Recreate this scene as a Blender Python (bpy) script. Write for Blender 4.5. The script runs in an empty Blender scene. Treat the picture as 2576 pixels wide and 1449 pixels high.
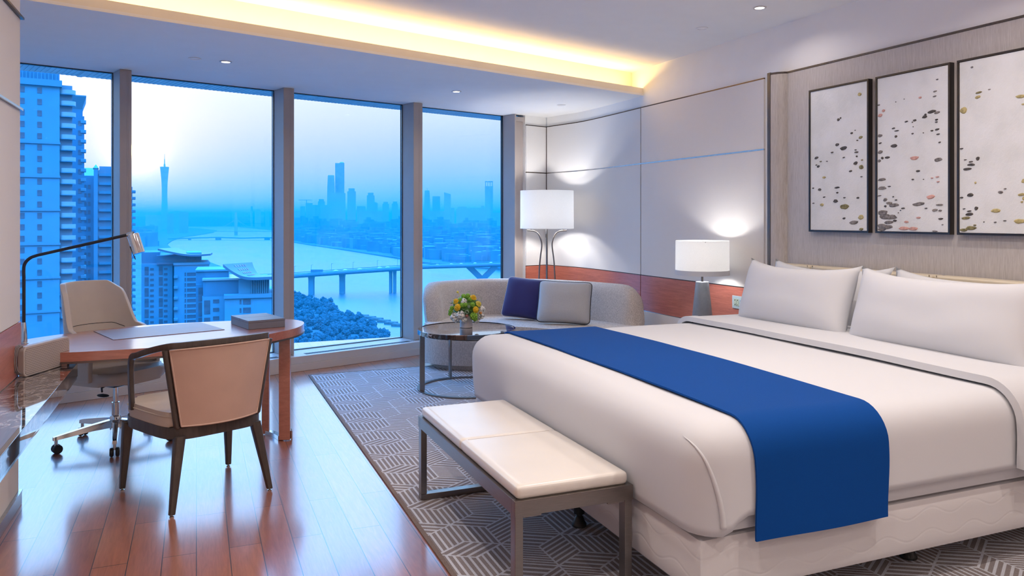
import bpy, bmesh, math, random
from mathutils import Vector, Matrix, noise
random.seed(7)
S = bpy.context.scene
COL = S.collection
PI = math.pi
def R(a): return math.radians(a)

# ------------------------------------------------------------------ camera, sky, exposure
F, CX, HY, CH = 1950.0, 1288.0, 548.0, 1.5        # focal length, centre column, horizon row (pixels of the 2576 frame), eye height
YAW = math.atan(794 / F)
CA, SA = math.cos(YAW), math.sin(YAW)
cam = bpy.data.cameras.new('camera'); camo = bpy.data.objects.new('camera', cam); COL.objects.link(camo)
cam.sensor_fit = 'HORIZONTAL'; cam.sensor_width = 36.0; cam.lens = 36.0 * F / 2576
cam.shift_y = (HY - 724.5) / 2576
cam.clip_start = 0.05; cam.clip_end = 30000
camo.location = (0, 0, CH); camo.rotation_euler = (R(90), 0, -YAW)
S.camera = camo
def cw(xc, d):                                    # camera plan (right, ahead) -> world x, y
    return (xc * CA + d * SA, -xc * SA + d * CA)
def at_depth(px, d):
    return cw((px - CX) / F * d, d)
def z_at(py, d):
    return CH - (py - HY) / F * d

S.view_settings.view_transform = 'Standard'; S.view_settings.look = 'None'
S.view_settings.gamma = 1.0; S.view_settings.use_curve_mapping = False
S.view_settings.exposure = 0.0
cy = S.cycles
cy.max_bounces = 8; cy.diffuse_bounces = 4; cy.glossy_bounces = 4; cy.transmission_bounces = 4; cy.transparent_max_bounces = 12; cy.volume_bounces = 0
cy.caustics_reflective = True; cy.caustics_refractive = False; cy.sample_clamp_indirect = 6.0; cy.sample_clamp_direct = 0.0
cy.blur_glossy = 1.5; cy.use_denoising = True; cy.use_adaptive_sampling = True; cy.adaptive_threshold = 0.03

W = bpy.data.worlds.new('dusk sky'); S.world = W; W.use_nodes = True
SUN = Vector((*cw((342 - CX) / F, 1.0), (HY - 380) / F)).normalized()
def build_sky():
    nt = W.node_tree; nt.nodes.clear(); N = nt.nodes.new; L = nt.links.new
    out = N('ShaderNodeOutputWorld'); bg = N('ShaderNodeBackground'); L(bg.outputs[0], out.inputs[0])
    tc = N('ShaderNodeTexCoord'); sp = N('ShaderNodeSeparateXYZ'); L(tc.outputs['Generated'], sp.inputs[0])
    mr = N('ShaderNodeMapRange'); mr.inputs[1].default_value = -.1; mr.inputs[2].default_value = .9; L(sp.outputs[2], mr.inputs[0])
    cr = N('ShaderNodeValToRGB'); L(mr.outputs[0], cr.inputs[0])
    e = cr.color_ramp.elements
    stops = [(-.1, (.05, .38, .85)), (0, (.14, .60, 1.12)), (.03, (.30, .70, 1.15)), (.06, (.50, .74, 1.03)), (.09, (.66, .80, .98)), (.12, (.82, .90, 1.0)), (.16, (.98, 1.04, 1.10)), (.20, (1.15, 1.55, 2.05)),
             (.30, (1.35, 2.3, 3.6)), (.40, (1.35, 3.0, 5.2)), (.50, (.9, 5.0, 12.0)), (.9, (.5, 6.5, 18.0))]
    stops = [((z + .1), c) for z, c in stops]
    e[0].position, e[0].color = stops[0][0], (*stops[0][1], 1)
    e[1].position, e[1].color = stops[-1][0], (*stops[-1][1], 1)
    for p, c in stops[1:-1]:
        n = e.new(p); n.color = (*c, 1)
    dt = N('ShaderNodeVectorMath'); dt.operation = 'DOT_PRODUCT'; L(tc.outputs['Generated'], dt.inputs[0]); dt.inputs[1].default_value = SUN
    def power(ex, col):
        p = N('ShaderNodeMath'); p.operation = 'POWER'; p.use_clamp = False; L(mx.outputs[0], p.inputs[0]); p.inputs[1].default_value = ex
        v = N('ShaderNodeVectorMath'); v.operation = 'SCALE'; v.inputs[0].default_value = col; L(p.outputs[0], v.inputs[3]); return v.outputs[0]
    mx = N('ShaderNodeMath'); mx.operation = 'MAXIMUM'; L(dt.outputs['Value'], mx.inputs[0]); mx.inputs[1].default_value = 0
    last = cr.outputs[0]
    for ex, col in [(26, (.34, .18, .06)), (300, (.55, .30, .05)), (3000, (1.6, 1.1, .4)), (60000, (40, 28, 10))]:
        a = N('ShaderNodeVectorMath'); a.operation = 'ADD'; L(last, a.inputs[0]); L(power(ex, col), a.inputs[1]); last = a.outputs[0]
    L(last, bg.inputs[0]); bg.inputs[1].default_value = 1.0
build_sky()

# facade frame: local x runs along the glass (towards the far corner), local y points outdoors
FO = Vector((1.54, 7.99, 0)); FA = R(18)
FM = Matrix.Translation(FO) @ Matrix.Rotation(FA, 4, 'Z')
def fw(x, y, z=0): return FM @ Vector((x, y, z))

def area(name, loc, rot, sx, sy, power, col, shape='RECTANGLE', spread=180, portal=False):
    l = bpy.data.lights.new(name, 'AREA'); l.shape = shape; l.size = sx; l.size_y = sy; l.energy = power; l.color = col; l.spread = R(spread)
    o = bpy.data.objects.new(name, l); COL.objects.link(o); o.location = loc; o.rotation_euler = rot
    if portal: l.cycles.is_portal = True
    return o
# the four panes as one sky portal (guides sampling only)
area('window_portal', fw(-.7, .36, 1.46), (R(90), 0, FA + PI), 6.2, 2.7, 1, (1, 1, 1), portal=True).rotation_euler = (R(-90), 0, FA)

WARM, SOFT, COOL = (1.0, .62, .25), (1.0, .875, .79), (1.0, .86, .80)

# ------------------------------------------------------------------ mesh helpers
class MB:
    def __init__(s): s.bm = bmesh.new(); s.mi = 0
    def _done(s, fs):
        if s.mi:
            for f in fs: f.material_index = s.mi
    def box(s, x0, x1, y0, y1, z0, z1, bev=0, seg=2, M=None):
        n0 = set(s.bm.faces)
        vs = [s.bm.verts.new(v) for v in [(x0,y0,z0),(x1,y0,z0),(x1,y1,z0),(x0,y1,z0),(x0,y0,z1),(x1,y0,z1),(x1,y1,z1),(x0,y1,z1)]]
        fs = [s.bm.faces.new([vs[i] for i in q]) for q in [(3,2,1,0),(4,5,6,7),(0,1,5,4),(1,2,6,5),(2,3,7,6),(3,0,4,7)]]
        if bev:
            es = list({e for f in fs for e in f.edges})
            bmesh.ops.bevel(s.bm, geom=es, offset=bev, segments=seg, profile=.5, affect='EDGES')
        new = [f for f in s.bm.faces if f not in n0]
        if M is not None: bmesh.ops.transform(s.bm, matrix=M, verts=list({v for f in new for v in f.verts}))
        s._done(new); return s
    def rings(s, rings, closed=True, cap=True):
        rows = [[s.bm.verts.new(p) for p in r] for r in rings]; n = len(rows[0]); fs = []
        for a, b in zip(rows, rows[1:]):
            for i in range(n if closed else n - 1):
                j = (i + 1) % n
                fs.append(s.bm.faces.new((a[i], a[j], b[j], b[i])))
        if cap and closed:
            fs.append(s.bm.faces.new(rows[0][::-1])); fs.append(s.bm.faces.new(rows[-1]))
        s._done(fs); return s
    def lathe(s, prof, n=32, c=(0,0,0), cap=True, M=None):
        rs = []
        for r, z in prof:
            ring = [Vector((c[0] + r*math.cos(2*PI*i/n), c[1] + r*math.sin(2*PI*i/n), c[2] + z)) for i in range(n)]
            rs.append([M @ p for p in ring] if M is not None else ring)
        return s.rings(rs, True, cap)
    def tube(s, pts, r, n=10, cap=True):
        pts = [Vector(p) for p in pts]; rs = []
        rad = r if isinstance(r, (list, tuple)) else [r]*len(pts)
        t = (pts[1]-pts[0]).normalized()
        up = Vector((0,0,1)) if abs(t.z) < .9 else Vector((1,0,0))
        a = t.cross(up).normalized()
        for i, p in enumerate(pts):
            t = (pts[min(i+1, len(pts)-1)] - pts[max(i-1, 0)]).normalized()
            a = (a - t * a.dot(t)).normalized(); b = t.cross(a)
            rs.append([p + (a*math.cos(2*PI*k/n) + b*math.sin(2*PI*k/n))*rad[i] for k in range(n)])
        return s.rings(rs, True, cap)
    def bar(s, p, q, w, h, bev=0, up=(0,0,1)):
        p, q = Vector(p), Vector(q); d = q - p; l = d.length; d.normalize()
        u = Vector(up); x = d.cross(u).normalized(); y = x.cross(d)
        M = Matrix((( x.x, d.x, y.x, p.x),(x.y, d.y, y.y, p.y),(x.z, d.z, y.z, p.z),(0,0,0,1)))
        return s.box(-w/2, w/2, 0, l, -h/2, h/2, bev, 2, M)
    def taper(s, p, q, w0, w1, seg=1, bev=.004):
        p, q = Vector(p), Vector(q)
        def ring(c, w): return [Vector((c.x+a*w/2, c.y+b*w/2, c.z)) for a, b in ((-1,-.7),(-.7,-1),(.7,-1),(1,-.7),(1,.7),(.7,1),(-.7,1),(-1,.7))]
        return s.rings([ring(p.lerp(q, i/seg), w0+(w1-w0)*i/seg) for i in range(seg+1)])
    def prism(s, poly, z0, z1, bev=0, seg=3):
        n0 = set(s.bm.faces)
        lo = [s.bm.verts.new((x,y,z0)) for x,y in poly]; hi = [s.bm.verts.new((x,y,z1)) for x,y in poly]; n = len(poly)
        top = s.bm.faces.new(hi); bot = s.bm.faces.new(lo[::-1])
        for i in range(n): s.bm.faces.new((lo[i], lo[(i+1)%n], hi[(i+1)%n], hi[i]))
        if bev: bmesh.ops.bevel(s.bm, geom=list(top.edges)+list(bot.edges), offset=bev, segments=seg, profile=.5, affect='EDGES')
        s._done([f for f in s.bm.faces if f not in n0]); return s
    def quad(s, *ps):
        f = s.bm.faces.new([s.bm.verts.new(p) for p in ps]); s._done([f]); return s
    def grid(s, fn, nu, nv):
        vs = [[s.bm.verts.new(fn(i/nu, j/nv)) for j in range(nv+1)] for i in range(nu+1)]
        s._done([s.bm.faces.new((vs[i][j], vs[i+1][j], vs[i+1][j+1], vs[i][j+1])) for i in range(nu) for j in range(nv)]); return s
    def ball(s, c, r, sub=2, sc=(1,1,1), jit=0, M=None):
        n0 = len(s.bm.faces); res = bmesh.ops.create_icosphere(s.bm, subdivisions=sub, radius=1)
        for v in res['verts']:
            k = 1 + (jit * (noise.noise(v.co*2.3 + Vector(c)*3.1) + .45*noise.noise(v.co*7 + Vector(c)*5)) if jit else 0)
            p = Vector((v.co.x*r*sc[0]*k, v.co.y*r*sc[1]*k, v.co.z*r*sc[2]*k))
            if M is not None: p = M @ p
            v.co = p + Vector(c)
        s.bm.faces.ensure_lookup_table(); s._done(list({f for v in res['verts'] for f in v.link_faces})); return s
    def rbox(s, x0,x1,y0,y1,z0,z1,r,n=(20,20,8),open_bottom=False,open_x1=False,wob=0):
        # rounded box from a subdivided box
        def pt(p):
            q = Vector((min(max(p.x,x0+r),x1-r), min(max(p.y,y0+r),y1-r), min(max(p.z,z0+r),z1-r)))
            if open_bottom: q.z = min(max(p.z, z0), z1-r)
            if open_x1: q.x = min(max(p.x, x0+r), x1)
            d = p - q
            o = q + d.normalized()*r if d.length > 1e-9 else p
            if wob:
                o = o + Vector((noise.noise(o*1.9), noise.noise(o*1.9+Vector((5,1,2))), noise.noise(o*1.7+Vector((1,9,4)))))*wob
            return o
        cache = {}
        def V(i,j,k):
            key=(i,j,k)
            if key not in cache:
                def cosp(t): return t
                cache[key]=s.bm.verts.new(pt(Vector((x0+(x1-x0)*i/n[0], y0+(y1-y0)*j/n[1], z0+(z1-z0)*k/n[2]))))
            return cache[key]
        fs=[]
        def add(a,b,c,d): fs.append(s.bm.faces.new((a,b,c,d)))
        X,Y,Z=n
        for i in range(X):
            for j in range(Y):
                if not open_bottom: add(V(i,j,0),V(i,j+1,0),V(i+1,j+1,0),V(i+1,j,0))
                add(V(i,j,Z),V(i+1,j,Z),V(i+1,j+1,Z),V(i,j+1,Z))
        for i in range(X):
            for k in range(Z):
                add(V(i,0,k),V(i+1,0,k),V(i+1,0,k+1),V(i,0,k+1)); add(V(i,Y,k),V(i,Y,k+1),V(i+1,Y,k+1),V(i+1,Y,k))
        for j in range(Y):
            for k in range(Z):
                add(V(0,j,k),V(0,j,k+1),V(0,j+1,k+1),V(0,j+1,k))
                if not open_x1: add(V(X,j,k),V(X,j+1,k),V(X,j+1,k+1),V(X,j,k+1))
        s._done(fs); return s
    def out(s, name, mats, parent=None, smooth=35, fix=True):
        if fix: bmesh.ops.recalc_face_normals(s.bm, faces=s.bm.faces)
        me = bpy.data.meshes.new(name); s.bm.to_mesh(me); s.bm.free()
        for m in (mats if isinstance(mats, (list, tuple)) else [mats]): me.materials.append(m)
        if smooth:
            for p in me.polygons: p.use_smooth = True
            if smooth < 180: me.set_sharp_from_angle(angle=R(smooth))
        o = bpy.data.objects.new(name, me); COL.objects.link(o)
        if 20 <= smooth <= 60:
            w = o.modifiers.new('weighted normals', 'WEIGHTED_NORMAL'); w.keep_sharp = True
        if parent is not None: o.parent = parent
        return o
def thing(name, label, cat, loc=(0,0,0), rz=0, group=None):
    o = bpy.data.objects.new(name, None); COL.objects.link(o); o.location = loc; o.rotation_euler = (0,0,rz); o.empty_display_size = .1
    o['label'] = label; o['category'] = cat
    if group: o['group'] = group
    return o
def tag(o, label, cat, group=None, kind=None, loc=None):
    o['label'] = label; o['category'] = cat
    if group: o['group'] = group
    if kind: o['kind'] = kind
    if loc: o.location = loc
    return o
def struct(o): o['kind'] = 'structure'; return o
def copy_tree(o, parent=None):
    c = o.copy(); COL.objects.link(c); c.parent = parent
    for ch in list(o.children): copy_tree(ch, c)
    return c
def setin(o, M): o.matrix_world = M; return o
def arc(c, r, a0, a1, n): return [(c[0]+r*math.cos(a0+(a1-a0)*i/n), c[1]+r*math.sin(a0+(a1-a0)*i/n)) for i in range(n+1)]
def spline(pts, n=8):
    pts = [Vector(p) for p in pts]; P = [pts[0]*2-pts[1]] + pts + [pts[-1]*2-pts[-2]]; o = []
    for i in range(1, len(P)-2):
        for k in range(n):
            t = k/n; a,b,c,d = P[i-1:i+3]
            o.append(.5*((2*b)+(c-a)*t+(2*a-5*b+4*c-d)*t*t+(3*b-a-3*c+d)*t**3))
    return o + [pts[-1]]

# ------------------------------------------------------------------ materials
def srgb(r, g, b):
    f = lambda v: (v/255/12.92) if v/255 <= .04045 else ((v/255+.055)/1.055)**2.4
    return (f(r), f(g), f(b))
class NT:
    def __init__(s, name):
        s.m = bpy.data.materials.new(name); s.m.use_nodes = True; s.t = s.m.node_tree; s.t.nodes.clear()
        s.o = s.n('ShaderNodeOutputMaterial'); s.b = s.n('ShaderNodeBsdfPrincipled'); s.l(s.b.outputs[0], s.o.inputs[0])
        s.tc = s.n('ShaderNodeTexCoord')
    def n(s, t, **k):
        x = s.t.nodes.new(t)
        for a, v in k.items(): setattr(x, a, v)
        return x
    def l(s, a, b): s.t.links.new(a, b)
    def put(s, sock, v):
        if hasattr(v, 'is_linked') or hasattr(v, 'links'): s.l(v, sock)
        else: sock.default_value = v
    def math(s, op, a, b=0.0, c=None):
        x = s.n('ShaderNodeMath', operation=op); s.put(x.inputs[0], a); s.put(x.inputs[1], b)
        if c is not None: s.put(x.inputs[2], c)
        return x.outputs[0]
    def coord(s, scale=(1,1,1), rot=(0,0,0), src='Object'):
        mp = s.n('ShaderNodeMapping'); s.l(s.tc.outputs[src], mp.inputs[0]); mp.inputs['Scale'].default_value = scale; mp.inputs['Rotation'].default_value = rot; return mp.outputs[0]
    def noise(s, vec, scale, detail=3, rough=.5, dist=0):
        x = s.n('ShaderNodeTexNoise'); s.l(vec, x.inputs['Vector']); x.inputs['Scale'].default_value = scale; x.inputs['Detail'].default_value = detail
        x.inputs['Roughness'].default_value = rough; x.inputs['Distortion'].default_value = dist; return x.outputs[0]
    def ramp(s, fac, stops):
        x = s.n('ShaderNodeValToRGB'); s.l(fac, x.inputs[0]); e = x.color_ramp.elements
        e[0].position, e[0].color = stops[0][0], (*stops[0][1], 1); e[1].position, e[1].color = stops[-1][0], (*stops[-1][1], 1)
        for p, c in stops[1:-1]:
            y = e.new(p); y.color = (*c, 1)
        return x.outputs[0]
    def mix(s, f, a, b):
        x = s.n('ShaderNodeMix', data_type='RGBA'); s.put(x.inputs[0], f)
        for i, v in ((6, a), (7, b)):
            if isinstance(v, tuple): x.inputs[i].default_value = (*v[:3], 1)
            else: s.l(v, x.inputs[i])
        return x.outputs[2]
    def col(s, v):
        if isinstance(v, tuple): s.b.inputs['Base Color'].default_value = (*v[:3], 1)
        else: s.l(v, s.b.inputs['Base Color'])
    def set(s, **k):
        names = dict(rough='Roughness', metal='Metallic', coat='Coat Weight', coat_rough='Coat Roughness', coat_ior='Coat IOR', ior='IOR', sheen='Sheen Weight', spec='Specular IOR Level', aniso='Anisotropic', sheen_rough='Sheen Roughness', sss='Subsurface Weight')
        for a, v in k.items(): s.put(s.b.inputs[names[a]], v)
        return s
    def bump(s, h, strength=.3, dist=.01):
        x = s.n('ShaderNodeBump'); x.inputs['Strength'].default_value = strength; x.inputs['Distance'].default_value = dist; s.l(h, x.inputs['Height']); s.l(x.outputs[0], s.b.inputs['Normal'])
def flat(name, c, rough=.5, metal=0, var=.06, vs=6.0, bump=0, bs=200, **k):
    t = NT(name); n = t.noise(t.coord(), vs, 4)
    t.col(t.ramp(n, [(.3, tuple(x*(1-var) for x in c)), (.7, tuple(min(1, x*(1+var)) for x in c))])); t.set(rough=rough, metal=metal, **k)
    if bump: t.bump(t.noise(t.coord(), bs, 2), bump, .002)
    return t.m
def fabric(name, c, sc=900, var=.12, bump=.35, vs=None, rough=.9, sheen=.15, c2=None, spec=.5):
    t = NT(name); a = t.noise(t.coord((1, 1, 6)), sc, 2); b = t.noise(t.coord((6, 6, 1)), sc*.7, 2)
    h = t.math('ADD', a, b); h2 = t.math('MULTIPLY', h, .5)
    c2 = c2 or tuple(x*(1-2*var) for x in c)
    t.col(t.ramp(h2, [(.36, c2), (.62, tuple(min(1, x*(1+var)) for x in c))])); t.set(rough=rough, sheen=sheen, spec=spec); t.bump(h2, bump, .002); return t.m
def wood(name, c0, c1, scale=(1, 12, 12), rough=.35, coat=.5, coat_rough=.12, k=3.0, coat_ior=1.5):
    t = NT(name); v = t.coord(scale); g = t.noise(v, k, 6, .6, 1.2); f = t.noise(t.coord(tuple(x*6 for x in scale)), k*2, 3)
    m = t.math('ADD', t.math('MULTIPLY', g, .7), t.math('MULTIPLY', f, .3))
    t.col(t.ramp(m, [(.32, c0), (.66, c1)])); t.set(rough=rough, coat=coat, coat_rough=coat_rough, coat_ior=coat_ior); t.bump(f, .04, .002); return t.m
def marble(name):
    t = NT(name); v = t.coord()
    n1 = t.noise(v, 4.0, 8, .65, 1.5); d = t.math('ABSOLUTE', t.math('SUBTRACT', n1, .5))
    n2 = t.noise(v, 11.0, 6, .6, 2.0); d2 = t.math('ABSOLUTE', t.math('SUBTRACT', n2, .5))
    ve = t.math('MAXIMUM', t.math('SUBTRACT', 1, t.math('MULTIPLY', d, 38)), t.math('MULTIPLY', t.math('SUBTRACT', 1, t.math('MULTIPLY', d2, 46)), .5))
    mask = t.math('GREATER_THAN', t.noise(v, 2.1, 2), .47)
    ve = t.math('MULTIPLY', t.math('MAXIMUM', ve, 0), mask)
    t.col(t.mix(ve, (.018, .014, .016), (.62, .56, .54))); t.set(rough=.06, coat=1.0, coat_rough=.02, coat_ior=1.65); return t.m
def metal(name, c, rough=.25, aniso=.4):
    t = NT(name); n = t.noise(t.coord((2, 2, 60)), 14, 2)
    t.col(t.ramp(n, [(.3, tuple(x*.85 for x in c)), (.7, c)])); t.set(rough=rough, metal=1.0, aniso=aniso); return t.m

M = {}
M['plaster'] = flat('white ceiling paint', (.88, .865, .845), .85, var=.01)
M['cove'] = flat('cove paint', (.86, .80, .70), .8, var=.01)
M['panel'] = fabric('pale linen wall panel', (.76, .73, .71), 420, .04, .12, sheen=0)
M['dark_trim'] = metal('dark bronze trim', (.10, .075, .06), .35)
M['chrome_trim'] = metal('satin steel trim', (.55, .56, .57), .25)
M['band'] = wood('red brown veneer', (.35, .095, .060), (.55, .175, .115), (1, 1.0, 14), .35, .35)
M['desk_wood'] = wood('cherry desk veneer', (.33, .095, .060), (.50, .16, .10), (1.2, 12, 12), .30, 1.0, .2, coat_ior=2.4)
M['dark_wood'] = wood('dark stained timber', (.040, .030, .028), (.085, .066, .058), (10, 10, 1), .38, .3, .2)
M['night_wood'] = wood('dark nightstand wood', (.05, .03, .028), (.10, .06, .055), (10, 1, 10), .3, .4)
M['leather_tan'] = flat('beige leather', (.60, .515, .44), .42, var=.04, bump=.12, bs=420, spec=.5)
M['leather_rose'] = flat('dusty taupe leather', (.56, .375, .30), .5, var=.05, bump=.15, bs=380)
M['leather_white'] = flat('ivory leather', (.74, .70, .65), .32, var=.02, bump=.08, bs=420, coat=.35, coat_rough=.2)
M['leather_head'] = flat('cream leather headboard', (.66, .585, .45), .45, var=.03, bump=.1, bs=380)
M['leather_stitch'] = flat('tan stitching thread', (.30, .24, .17), .7)
M['linen_white'] = fabric('white cotton sateen', (.63, .64, .67), 700, .012, .05, rough=.8, sheen=0, spec=.3)
M['base_white'] = None
M['runner'] = fabric('royal blue velvet', (.002, .062, .290), 500, .10, .25, rough=.8, sheen=0, spec=.12)
M['tweed'] = fabric('grey beige tweed', (.60, .55, .51), 70, .14, .5, c2=(.36, .325, .30))
M['cushion_blue'] = fabric('navy cushion fabric', (.028, .026, .135), 420, .12, .3)
M['cushion_grey'] = fabric('grey linen cushion', (.50, .51, .53), 300, .10, .4, c2=(.36, .37, .39))
M['piping_dark'] = flat('black piping', (.012, .012, .018), .6)
M['piping_pale'] = flat('pale piping', (.62, .58, .56), .6)
M['bronze'] = metal('brushed bronze steel', (.27, .245, .23), .30)
M['chrome'] = metal('polished chrome', (.78, .79, .80), .08, 0)
M['black'] = flat('black plastic', (.014, .016, .018), .4)
M['black_metal'] = flat('matte black lamp arm', (.020, .022, .026), .38)
M['marble'] = marble('black veined marble')
M['vase'] = flat('matte pinkish white ceramic', (.66, .60, .60), .5, var=.01)
M['lamp_grey'] = flat('slate grey ceramic', (.20, .22, .26), .42, var=.06, vs=40)
M['folder'] = flat('grey leather folder', (.15, .155, .20), .38, bump=.1, bs=300)
M['folder_pad'] = flat('blotter leather', (.34, .27, .27), .4, bump=.06, bs=300)
M['steel_blue'] = flat('brushed steel plate', (.42, .54, .60), .35)
M['socket'] = flat('pale green socket plastic', (.42, .50, .42), .5)
M['mullion'] = flat('taupe powder coated aluminium', (.42, .36, .335), .45, var=.02)
M['sill'] = flat('pale aluminium sill', (.56, .52, .51), .35, var=.02)
M['grille'] = flat('vent slot shadow gap', (.05, .055, .06), .6)
M['frame_black'] = flat('ebonised picture frame', (.022, .018, .018), .3)
M['green_leaf'] = flat('leaf green', (.12, .28, .05), .5, var=.25, vs=60)
M['green_mum'] = flat('button chrysanthemum green', (.26, .50, .05), .6, var=.3, vs=90)
M['sage'] = flat('sage succulent', (.30, .42, .28), .55, var=.15, vs=60)
M['yellow'] = flat('ranunculus yellow', (.88, .55, .015), .5, var=.15, vs=60)
M['lemon'] = flat('lemon petals', (.85, .70, .10), .5, var=.15, vs=60)
M['petal_white'] = flat('white petals', (.86, .84, .80), .55, var=.06, vs=60)
M['orange'] = flat('peach orange petals', (.80, .36, .12), .55, var=.1)
M['bud'] = flat('dusty rose bud', (.45, .20, .17), .6)
M['tan_speaker'] = None
def mk_shade():
    t = NT('white linen lampshade'); a = t.noise(t.coord((1, 1, 8)), 160, 2); c = t.ramp(a, [(.35, (.84, .84, .84)), (.65, (.93, .93, .93))])
    d = t.n('ShaderNodeBsdfDiffuse'); tr = t.n('ShaderNodeBsdfTranslucent'); mx = t.n('ShaderNodeMixShader'); mx.inputs[0].default_value = .5
    t.l(c, d.inputs[0]); t.l(c, tr.inputs[0]); t.l(d.outputs[0], mx.inputs[1]); t.l(tr.outputs[0], mx.inputs[2]); t.l(mx.outputs[0], t.o.inputs[0]); return t.m
M['shade'] = mk_shade()
def mk_glass():
    t = NT('clear window glass'); tr = t.n('ShaderNodeBsdfTransparent'); gl = t.n('ShaderNodeBsdfGlossy'); fr = t.n('ShaderNodeFresnel'); mx = t.n('ShaderNodeMixShader')
    tr.inputs[0].default_value = (.93, .975, 1, 1); gl.inputs[0].default_value = (.8, .9, 1, 1); gl.inputs['Roughness'].default_value = 0; fr.inputs[0].default_value = 1.25
    t.l(fr.outputs[0], mx.inputs[0]); t.l(tr.outputs[0], mx.inputs[1]); t.l(gl.outputs[0], mx.inputs[2]); t.l(mx.outputs[0], t.o.inputs[0]); return t.m
M['glass'] = mk_glass()
def emit(name, c, s):
    t = NT(name); e = t.n('ShaderNodeEmission'); e.inputs[0].default_value = (*c, 1); e.inputs[1].default_value = s; t.l(e.outputs[0], t.o.inputs[0]); return t.m
M['lit'] = emit('downlight lens', (1, .97, .92), 9)
def mk_floor():
    t = NT('glossy red hardwood planks'); v = t.coord((1, 1, 1), (0, 0, R(90)))
    br = t.n('ShaderNodeTexBrick'); t.l(v, br.inputs['Vector']); br.offset = .37; br.offset_frequency = 2; br.squash = 1
    br.inputs['Scale'].default_value = 1; br.inputs['Brick Width'].default_value = 1.25; br.inputs['Row Height'].default_value = .1387; br.inputs['Mortar Size'].default_value = .0022; br.inputs['Mortar Smooth'].default_value = .3; br.inputs['Bias'].default_value = 0
    br.inputs['Color1'].default_value = (.30, .10, .052, 1); br.inputs['Color2'].default_value = (.42, .155, .082, 1); br.inputs['Mortar'].default_value = (.03, .014, .01, 1)
    g = t.noise(t.coord((14, 1.2, 1)), 5, 5, .6, .8)
    gc = t.ramp(g, [(.3, (.78, .74, .72)), (.7, (1.15, 1.12, 1.1))])
    mu = t.n('ShaderNodeMix', data_type='RGBA', blend_type='MULTIPLY'); mu.inputs[0].default_value = 1; t.l(br.outputs[0], mu.inputs[6]); t.l(gc, mu.inputs[7]); t.col(mu.outputs[2])
    t.set(rough=.34, coat=1.0, coat_rough=.15, coat_ior=2.35, spec=.6)
    h = t.math('ADD', t.math('MULTIPLY', br.outputs['Fac'], -1.0), t.math('MULTIPLY', t.noise(t.coord((20, 4, 1)), 6, 3), .05)); t.bump(h, .25, .0015); return t.m
M['floor'] = mk_floor()
def mk_wallpaper():
    t = NT('silk wallpaper with vertical streaks'); a = t.noise(t.coord((1, 30, 1.6)), 5, 6, .65, .6); b = t.noise(t.coord((1, 160, 4)), 6, 2)
    m = t.math('ADD', t.math('MULTIPLY', a, .65), t.math('MULTIPLY', b, .35))
    t.col(t.ramp(m, [(.34, (.38, .35, .33)), (.50, (.50, .465, .445)), (.66, (.58, .55, .53))])); t.set(rough=.45, sheen=.2); t.bump(m, .15, .002); return t.m
M['wallpaper'] = mk_wallpaper()
def mk_base():
    t = NT('white quilted box spring cover'); sp = t.n('ShaderNodeSeparateXYZ'); t.l(t.tc.outputs['Object'], sp.inputs[0])
    along = t.math('ADD', sp.outputs[0], sp.outputs[1])
    wv = t.math('MULTIPLY', t.math('SINE', t.math('MULTIPLY', along, 26.0)), .018)
    z = t.math('ADD', sp.outputs[2], wv); fr = t.math('ABSOLUTE', t.math('SUBTRACT', t.math('FRACT', t.math('MULTIPLY', z, 11.5)), .5))
    h = t.math('MINIMUM', t.math('MULTIPLY', fr, 12), 1.0)
    t.col((.65, .63, .64)); t.set(rough=.85); t.bump(t.math('ADD', h, t.math('MULTIPLY', t.noise(t.coord(), 300, 2), .15)), .14, .005); return t.m
M['base_white'] = mk_base()
def mk_canvas():
    t = NT('white textured canvas'); v = t.coord(); n = t.noise(v, 26, 6, .7, 1.5); w = t.noise(t.coord(), 5, 4)
    t.col(t.ramp(w, [(.32, (.72, .735, .73)), (.5, (.79, .80, .80)), (.7, (.83, .84, .85))])); t.set(rough=.7); t.bump(n, .5, .006); return t.m
M['canvas'] = mk_canvas()
M['rock_dark'] = flat('charcoal painted stone', (.075, .065, .058), .55, var=.7, vs=70)
M['rock_grey'] = flat('grey painted stone', (.20, .18, .17), .55, var=.55, vs=60)
M['rock_pink'] = flat('pink painted stone', (.60, .33, .28), .55, var=.25, vs=50)
M['rock_ochre'] = flat('ochre painted stone', (.46, .38, .17), .55, var=.35, vs=50)
M['rock_olive'] = flat('olive painted stone', (.22, .19, .08), .55, var=.5, vs=50)
def mk_speaker():
    t = NT('perforated taupe grille'); v = t.coord((1, 1, 1)); sp = t.n('ShaderNodeSeparateXYZ'); t.l(v, sp.inputs[0])
    k = 110.0
    r = t.math('MULTIPLY', sp.outputs[2], k); row = t.math('FLOOR', r)
    u = t.math('ADD', t.math('MULTIPLY', sp.outputs[0], k), t.math('MULTIPLY', t.math('MODULO', row, 2.0), .5))
    du = t.math('SUBTRACT', t.math('FRACT', u), .5); dv = t.math('SUBTRACT', t.math('FRACT', r), .5)
    d = t.math('SQRT', t.math('ADD', t.math('MULTIPLY', du, du), t.math('MULTIPLY', dv, dv)))
    hole = t.math('LESS_THAN', d, .29); t.col(t.mix(hole, (.50, .42, .385), (.10, .075, .07))); t.set(rough=.5); return t.m
M['grille_tan'] = mk_speaker()
M['tan_speaker'] = flat('taupe speaker body', (.47, .40, .375), .45, var=.02)
M['cable'] = flat('grey rubber cable', (.22, .19, .19), .4)
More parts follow.
